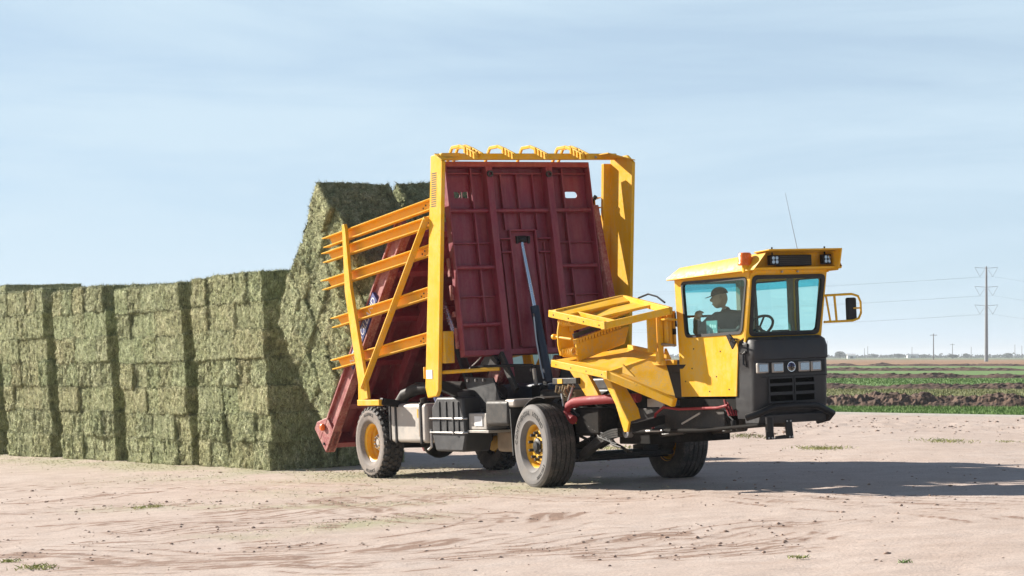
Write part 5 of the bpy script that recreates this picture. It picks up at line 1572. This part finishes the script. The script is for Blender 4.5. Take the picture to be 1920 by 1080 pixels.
# roof with overhanging skirt
rf = MB()
rv = [(2.385,-.61,2.50),(4.20,-.61,2.535),(4.20,.61,2.535),(2.385,.61,2.50),(2.385,-.605,2.525),(4.22,-.605,2.56),(4.22,.605,2.56),(2.385,.605,2.525),(2.50,-.49,2.645),(4.26,-.47,2.735),(4.26,.47,2.735),(2.50,.49,2.645)]
rf.add(rv, [(0,1,2,3),(0,4,5,1),(1,5,6,2),(2,6,7,3),(3,7,4,0),(4,8,9,5),(6,10,11,7),(7,11,8,4),(8,11,10,9)])
rf.add([(4.04,-.60,2.53),(4.04,.60,2.53),(4.06,.47,2.73),(4.06,-.47,2.73)], [(0,1,2,3)])
roof = rf.build('roof', YELLOW, cab, .006)
MB().prism([(4.03,-.53,2.50),(4.06,-.53,2.50),(4.11,-.47,2.725),(4.08,-.47,2.725)], (0,1.06,0)).build('front_fascia', YELLOW, cab, .004)
MB().prism([(4.06,.50,2.51),(4.22,.53,2.515),(4.30,.50,2.58),(4.36,.49,2.745),(4.06,.49,2.735)], (0,.02,0)).build('visor_ear', YELLOW, cab, .004)
MB().prism([(4.06,-.50,2.73),(4.36,-.50,2.745),(4.36,.51,2.745),(4.06,.51,2.73)], (0,0,.015)).build('visor', YELLOW, cab, .004)
vent = MB().box(4.115,4.165,-.25,.22,2.575,2.70).build('visor_vent', BLACK, cab, .008)
for k in range(5):
    MB().box(4.166,4.175,-.23,.20,2.592+k*.022,2.600+k*.022).build('slat', GREASE, vent)
for y_ in (-.33, .40):
    wl = MB().box(4.15,4.22,y_-.06,y_+.06,2.585,2.70).build('work_light', BLACK, cab, .01)
    for (dy, dz) in ((-.024,-.022),(.024,-.022),(-.024,.022),(.024,.022)):
        MB().disc((4.223,y_+dy,2.643+dz), .020, .008, 'x', 10).build('lamp_lens', LENS, wl)
    MB().tube([(4.17,y_,2.70),(4.17,y_,2.79)], .010, 6).build('lamp_bracket', BLACK, wl)
for (y_, z_) in ((-.14,2.555),(.08,2.555),(-.14,2.515),(.08,2.515)):
    MB().disc((4.075,y_,z_), .011, .03, 'x', 8).build('bolt', STEEL, cab)
bc = MB().lathe([(.055,-.045),(.075,-.03),(.078,.03),(.06,.05),(.002,.055)], (4.02,-.63,2.66), 'y', 18)
bcn = MB().lathe([(.085,0),(.085,.02),(.078,.03),(.075,.12),(.06,.14),(.001,.145)], (4.0,-.585,2.60), 'z', 20).build('beacon', ORANGE, cab)
MB().lathe([(.05,-.08),(.05,.0)], (4.0,-.57,2.60), 'z', 14).build('beacon_base', YELLOW, cab)
MB().tube([(4.05,.12,2.72),(3.98,.10,3.05),(3.90,.08,3.42)], [.004,.003,.002], 6).build('whip_antenna', STEEL, cab)
# black front cowl
cw = MB()
rows = [(.86,3.98,.49),(.98,4.03,.51),(1.30,4.05,.515),(1.335,4.055,.517),(1.52,4.055,.517),(1.53,4.075,.522),(1.66,4.075,.522),(1.745,4.04,.515),(1.785,3.96,.50)]
def outline(xf, yh):
    pts = [(3.60 if True else 0, -yh)]
    rr_ = .13
    for k in range(7):
        a_ = -math.pi/2 + k/6*math.pi/2
        pts.append((xf-rr_+rr_*math.cos(a_), -yh+rr_+rr_*math.sin(a_)))
    for k in range(7):
        a_ = k/6*math.pi/2
        pts.append((xf-rr_+rr_*math.cos(a_), yh-rr_+rr_*math.sin(a_)))
    pts.append((3.60, yh))
    return pts
vs = []; fs = []
for (z_, xf, yh) in rows:
    o_ = outline(xf, yh)
    xr = 3.60 if z_ < 1.4 else 3.60 + (z_-1.4)*.30
    o_[0] = (xr, o_[0][1]); o_[-1] = (xr, o_[-1][1])
    n_o = len(o_)
    vs += [(x, y, z_) for x, y in o_]
for i in range(len(rows)-1):
    for k in range(n_o-1):
        fs.append((i*n_o+k, i*n_o+k+1, (i+1)*n_o+k+1, (i+1)*n_o+k))
fs.append([(len(rows)-1)*n_o + k for k in range(n_o)]); fs.append(list(range(n_o))[::-1])
cw.add(vs, fs)
cowl = cw.build('front_cowl', BLACK_MATT, cab)
for sub in (.012,):
    pass
MB().box(4.056,4.062,-.40,.42,1.36,1.50).build('light_band', BLACK, cowl)
for (y0, y1) in ((-.515,-.36),(-.325,-.165),(.045,.20),(.215,.36)):
    xx = 4.045 if y0 < -.4 else 4.062
    hl = MB().box(xx-.02,xx+.022,y0,y1,1.375,1.49).build('headlight', ALU, cowl, .012)
    MB().box(xx+.0225,xx+.027,y0+.018,y1-.018,1.39,1.475).build('lamp_lens', LENS, hl, .003)
em = MB().disc((4.066,-.055,1.435), .056, .016, 'x', 28).build('emblem', CHROME, cowl)
for nm_, sg, mt_ in (('emblem_sky', 1, DECAL_BLUE), ('emblem_field', -1, CAST)):
    pc = [V((4.0745,-.055 + .049*math.cos(k/12*math.pi), 1.435 + sg*(.002 + .047*math.sin(k/12*math.pi)))) for k in range(13)]
    MB().prism(pc, (.002,0,0)).build(nm_, mt_, em)
el = MB()
for k in range(3):
    for sg in (-1, 1):
        el.bar((4.079,-.055,1.400+.022*k),(4.079,-.055+sg*(.036-.006*k),1.440+.018*k),.006,.003,(1,0,0))
el.bar((4.079,-.055,1.388),(4.079,-.055,1.478),.007,.004,(1,0,0))
el.build('emblem_leaf', RUBBER_DARK, em)
for (z0, z1) in ((1.255,1.305),(1.155,1.225),(1.05,1.12)):
    for (y0, y1) in ((-.36,-.045),(-.005,.255)):
        vt = MB().box(4.03,4.060,y0,y1,z0,z1).build('grille_slot_shade', SLOT_SHADE, cowl)  # solid block on the cowl; the slot's inner shade is its colour
        MB().box(4.05,4.075,y0-.012,y1+.012,z1,z1+.016).box(4.05,4.070,y0-.012,y1+.012,z0-.014,z0).box(4.05,4.072,y0-.014,y0,z0,z1).box(4.05,4.072,y1,y1+.014,z0,z1).build('slot_lip', BLACK_MATT, vt)
MB().box(4.045,4.062,-.46,.45,1.322,1.334).build('cowl_seam', BLACK, cowl)
MB().box(3.72,3.90,-.535,-.515,1.60,1.72).build('cowl_vent', BLACK, cowl, .02)
MB().tube([(3.86,-.525,1.46),(3.82,-.54,1.48),(3.82,-.54,1.60),(3.88,-.54,1.62)], .014, 8).build('cowl_handle', BLACK_MATT, cowl)
# bumper bar, skid and hitch bracket
MB().tube([(3.95,-.62,.88),(4.06,-.52,.92),(4.12,-.36,.99),(4.14,.0,.995),(4.13,.24,.98),(4.12,.36,.93),(4.10,.47,.885),(4.02,.47,.83),(3.9,.40,.80)], .040, 14).build('bumper_bar', BLACK, wagon)
MB().prism([(3.75,-.50,.80),(4.03,-.50,.80),(4.06,-.50,.90),(3.75,-.50,.95)], (0,.94,0)).build('bumper_tray', BLACK_MATT, wagon, .015)
hb = MB()
hb.prism([(4.02,-.42,.84),(4.02,-.32,.84),(4.02,-.31,.62),(4.02,-.41,.62)], (.025,0,0)).prism([(4.02,-.15,.84),(4.02,-.06,.84),(4.02,-.04,.62),(4.02,-.13,.62)], (.025,0,0)).prism([(4.02,-.31,.62),(4.02,-.13,.62),(4.02,-.15,.665),(4.02,-.28,.655)], (.025,0,0))
hbo = hb.build('hitch_bracket', BLACK, wagon, .004)
for (y_, z_) in ((-.40,.82),(-.34,.82),(-.39,.64),(-.34,.64),(-.13,.82),(-.08,.82),(-.10,.64),(-.06,.64)):
    MB().disc((4.05,y_,z_), .010, .012, 'x', 8).build('bolt', STEEL, hbo)
MB().box(3.6,4.0,-.36,-.10,.80,.88).build('hitch_mount', BLACK, wagon)
# far mirror on its hoop
MB().tube([(3.92,.54,2.235),(3.92,.95,2.245),(3.92,1.04,2.22),(3.92,1.075,2.15),(3.92,1.075,2.02),(3.92,1.04,1.96),(3.92,.95,1.935),(3.92,.54,1.93)], .014, 8).tube([(3.92,.58,2.235),(3.92,.63,1.935)], .012, 8).tube([(3.92,.70,2.238),(3.92,.72,1.935)], .014, 8).tube([(3.92,1.075,2.08),(3.90,.98,2.08)], .010, 8).build('mirror_hoop', YELLOW, cab)
MB().box(3.86,3.905,.89,1.035,1.93,2.205).build('mirror', BLACK, cab, .03, seg=3)
# small brackets at the near window
MB().prism([(2.40,-.56,1.98),(2.48,-.56,1.95),(2.46,-.56,2.12),(2.36,-.56,2.15),(2.33,-.56,2.06)], (0,.02,0)).build('rear_bracket', BLACK, cab)
MB().prism([(2.40,-.57,1.86),(2.47,-.57,1.86),(2.47,-.57,1.93),(2.40,-.57,1.93)], (0,.02,0)).build('rear_bracket', BLACK, cab)
MB().prism([(3.58,-.60,1.82),(3.64,-.60,1.83),(3.74,-.58,1.74),(3.66,-.58,1.66)], (0,.02,0)).tube([(3.66,-.60,1.75),(3.76,-.66,1.78),(3.84,-.62,1.77)], .010, 6).build('near_bracket', BLACK, cab)
for (x, z) in ((2.75,1.45),(3.25,1.35),(3.1,1.18),(2.6,1.3),(3.5,1.2),(2.8,1.68),(3.35,1.64)):
    MB().disc((x,-.532,z), .009, .006, 'y', 6).build('bolt', GREASE, cab)

# ================================================================== DRIVER
JACKET = paint('dark_jacket', (0.035, 0.037, 0.042), 0.8, (0.05, 0.05, 0.05), 0.1, 0.2, scale=10)
TROUSER = paint('dark_trousers', (0.03, 0.035, 0.05), 0.9)
SKIN = paint('skin', (0.42, 0.23, 0.15), 0.55, (0.33, 0.17, 0.11), 0.0, 0.08, scale=20)
CAP = paint('dark_cap', (0.015, 0.017, 0.022), 0.8)
jn = {'pel':(3.10,-.12,1.60,.15), 'wai':(3.08,-.12,1.76,.145), 'che':(3.02,-.14,1.95,.155), 'nec':(2.97,-.16,2.10,.06), 'hea':(2.94,-.18,2.16,.055),
      'shr':(2.87,-.28,2.02,.085), 'elr':(2.70,-.40,1.86,.068), 'war':(2.74,-.43,2.03,.048), 'har':(2.76,-.42,2.08,.042),
      'shl':(3.17,-.02,2.03,.075), 'ell':(3.30,-.22,1.83,.068), 'wal':(3.06,-.36,1.86,.046), 'hal':(2.99,-.37,1.88,.040),
      'hir':(3.14,-.22,1.58,.10), 'knr':(3.52,-.24,1.56,.075), 'anr':(3.54,-.24,1.24,.05), 'tor':(3.62,-.24,1.20,.04),
      'hil':(3.14,-.02,1.58,.10), 'knl':(3.50,.02,1.56,.075), 'anl':(3.52,.02,1.24,.05), 'tol':(3.60,.02,1.20,.04)}
ed = [('pel','wai'),('wai','che'),('che','nec'),('nec','hea'),('che','shr'),('shr','elr'),('elr','war'),('war','har'),('che','shl'),('shl','ell'),('ell','wal'),('wal','hal'),('pel','hir'),('hir','knr'),('knr','anr'),('anr','tor'),('pel','hil'),('hil','knl'),('knl','anl'),('anl','tol')]
keys = list(jn)
me = bpy.data.meshes.new('person')
me.from_pydata([jn[k][:3] for k in keys], [(keys.index(a_), keys.index(b_)) for a_, b_ in ed], [])
po = bpy.data.objects.new('person', me); COL.objects.link(po)
po.modifiers.new('skin', 'SKIN')
lay = me.skin_vertices[0] if len(me.skin_vertices) else None
if lay is None:
    bm = bmesh.new(); bm.from_mesh(me); bm.verts.layers.skin.verify(); bm.to_mesh(me); bm.free(); lay = me.skin_vertices[0]
for i, k in enumerate(keys):
    lay.data[i].radius = (jn[k][3], jn[k][3]); lay.data[i].use_root = (k == 'pel')
ss = po.modifiers.new('sub', 'SUBSURF'); ss.levels = 2; ss.render_levels = 2
dg = bpy.context.evaluated_depsgraph_get()
bm = bmesh.new(); bm.from_mesh(po.evaluated_get(dg).data)
# head, turned to look back over the near side, with brow, nose, chin and ears
fdv = V((-.50,-.86,-.10)).normalized(); rgt = fdv.cross(V((0,0,1))).normalized(); upv = rgt.cross(fdv)
hc = V((2.915,-.215,2.265))
def ell(c, rx, ry, rz, n=20):
    r_ = bmesh.ops.create_uvsphere(bm, u_segments=n, v_segments=n//2+2, radius=1)
    for v_ in r_['verts']:
        q = v_.co
        v_.co = c + rgt*(q.x*rx) + fdv*(q.y*ry) + upv*(q.z*rz)
ell(hc, .074, .095, .115)
ell(hc + fdv*.035 - upv*.055, .055, .055, .062)
ell(hc + fdv*.098 - upv*.012, .013, .022, .026, 10)
ell(hc + fdv*.088 - upv*.062, .024, .012, .009, 10)
for s in (-1, 1):
    ell(hc + rgt*s*.075 - upv*.012 - fdv*.005, .010, .020, .032, 10)
def limb(p, q, r0, r1, n=8):
    p, q = V(p), V(q); d_ = (q-p); L_ = d_.length; d_.normalize(); u = d_.orthogonal().normalized(); w_ = d_.cross(u)
    rows_ = []
    for t_, rr_ in ((-.06, r0*.6), (.05, r0), (.95, r1), (1.06, r1*.6)):
        rows_.append([bm.verts.new(p + d_*L_*t_ + (u*math.cos(k/n*6.2832) + w_*math.sin(k/n*6.2832))*rr_) for k in range(n)])
    for a_, b_ in zip(rows_[:-1], rows_[1:]):
        for k in range(n): bm.faces.new((a_[k], a_[(k+1) % n], b_[(k+1) % n], b_[k]))
    bm.faces.new(rows_[0][::-1]); bm.faces.new(rows_[-1])
for (a0, b0, r0, r1) in (('shr','elr',.075,.058), ('elr','war',.056,.040), ('shl','ell',.075,.058), ('ell','wal',.056,.040), ('shr','shl',.085,.085), ('war','har',.036,.042), ('wal','hal',.036,.040)):
    limb(jn[a0][:3], jn[b0][:3], r0, r1, 14)
# hands: palm with four fingers and a thumb, curled
def limb(p, q, r0, r1, n=8):
    p, q = V(p), V(q); d_ = (q-p); L_ = d_.length; d_.normalize(); u = d_.orthogonal().normalized(); w_ = d_.cross(u)
    rows_ = []
    for t_, rr_ in ((0, r0*.6), (.1, r0), (.9, r1), (1, r1*.5)):
        rows_.append([bm.verts.new(p + d_*L_*t_ + (u*math.cos(k/n*6.2832) + w_*math.sin(k/n*6.2832))*rr_) for k in range(n)])
    for a_, b_ in zip(rows_[:-1], rows_[1:]):
        for k in range(n): bm.faces.new((a_[k], a_[(k+1) % n], b_[(k+1) % n], b_[k]))
    bm.faces.new(rows_[0][::-1]); bm.faces.new(rows_[-1])
for h_ in (V(jn['har'][:3]), V(jn['hal'][:3])):
    ell(h_, .042, .045, .048, 14)
for (w_, h_) in ((V(jn['war'][:3]), V(jn['har'][:3])), (V(jn['wal'][:3]), V(jn['hal'][:3]))):
    d_ = (h_-w_).normalized(); sdv = d_.cross(V((0,1,0))).normalized(); pv_ = sdv.cross(d_)
    for k, (o_, ln_) in enumerate(((-.030,.050),(-.010,.060),(.010,.057),(.030,.045))):
        b0 = h_ + sdv*o_ + d_*.022
        m0 = b0 + d_*ln_*.45 + pv_*.012; e0 = m0 - d_*ln_*.1 + pv_*.04
        limb(b0, m0, .0095, .009); limb(m0, e0, .009, .0075)
    limb(h_ - sdv*.03 - d_*.01, h_ - sdv*.055 + d_*.03 + pv_*.015, .011, .009)
me2 = bpy.data.meshes.new('person'); bm.to_mesh(me2); bm.free()
po.modifiers.clear(); po.data = me2
rm = po.modifiers.new('remesh', 'REMESH'); rm.mode = 'VOXEL'; rm.voxel_size = .0085
sm = po.modifiers.new('smooth', 'SMOOTH'); sm.iterations = 2; sm.factor = .4
dg = bpy.context.evaluated_depsgraph_get()
me3 = bpy.data.meshes.new_from_object(po.evaluated_get(dg)); me3.name = 'person'
po.modifiers.clear(); po.data = me3
me3.materials.clear()
for mm_ in (JACKET, SKIN, TROUSER): me3.materials.append(mm_)
hr, hl_ = V(jn['har'][:3]), V(jn['hal'][:3]); wr_, wl_ = V(jn['war'][:3]), V(jn['wal'][:3])
for p in me3.polygons:
    c = p.center
    p.use_smooth = True
    if (c - hc).length < .155 and c.z > 2.125: p.material_index = 1
    elif min((c-hr).length, (c-hl_).length) < .085 and (c-wr_).length > .035 and (c-wl_).length > .035 and ((c-hr).length < .085 and (c-wr_).dot(hr-wr_) > 0 or (c-hl_).length < .085 and (c-wl_).dot(hl_-wl_) > 0): p.material_index = 1
    elif c.z < 1.64: p.material_index = 2
po.matrix_world = TM
tag(po, 'person in dark jacket and cap seated in the yellow cab, looking back', 'person')
bm = bmesh.new()
ell(hc + upv*.045 - fdv*.004, .082, .103, .088)
gm_ = [v_ for v_ in bm.verts if (v_.co-hc).dot(upv) < .035]
bmesh.ops.delete(bm, geom=gm_, context='VERTS')
mc = bpy.data.meshes.new('cap'); bm.to_mesh(mc); bm.free()
mc.materials.append(CAP); mc.polygons.foreach_set('use_smooth', [True]*len(mc.polygons))
co = bpy.data.objects.new('cap', mc); COL.objects.link(co); co.parent = po
bmn = []
for k in range(11):
    a_ = (k/10 - .5)*2.2
    bmn.append((hc + upv*.042 + fdv*.085*math.cos(a_) + rgt*.078*math.sin(a_), hc + upv*.020 + fdv*(.085+.085*math.cos(a_*.75))*1.0 + rgt*.07*math.sin(a_)))
brim = MB().prism([p_ for p_, q_ in bmn] + [q_ for p_, q_ in bmn][::-1], tuple(upv*.006)).build('cap_brim', CAP, po)
MB().box(-.001,.001,-.001,.001,-.001,.001)
eg = MB()
for s in (-1, 1):
    c = hc + fdv*.090 + rgt*s*.030 + upv*.012
    eg.lathe([(.0005,-.004),(.010,-.003),(.010,.003),(.0005,.004)], tuple(c), 'y', 10)
eg.build('eyes', RUBBER_DARK, po)

# ================================================================== HAZE
hm = bpy.data.materials.new('pale_haze'); hm.use_nodes = True
ht = hm.node_tree; ht.nodes.clear()
ho = ht.nodes.new('ShaderNodeOutputMaterial')
hv = ht.nodes.new('ShaderNodeVolumePrincipled')
hv.inputs['Color'].default_value = (0.86, 0.92, 0.98, 1)
hv.inputs['Density'].default_value = 0.00022
hv.inputs['Anisotropy'].default_value = 0.2
ht.links.new(hv.outputs['Volume'], ho.inputs['Volume'])
hz_ = MB().box(-10500, 10500, -2500, 13500, -2.2, 32).build('haze', hm, smooth=False)
tag(hz_, 'thin pale haze lying over the flat farmland', None, None, 'stuff')
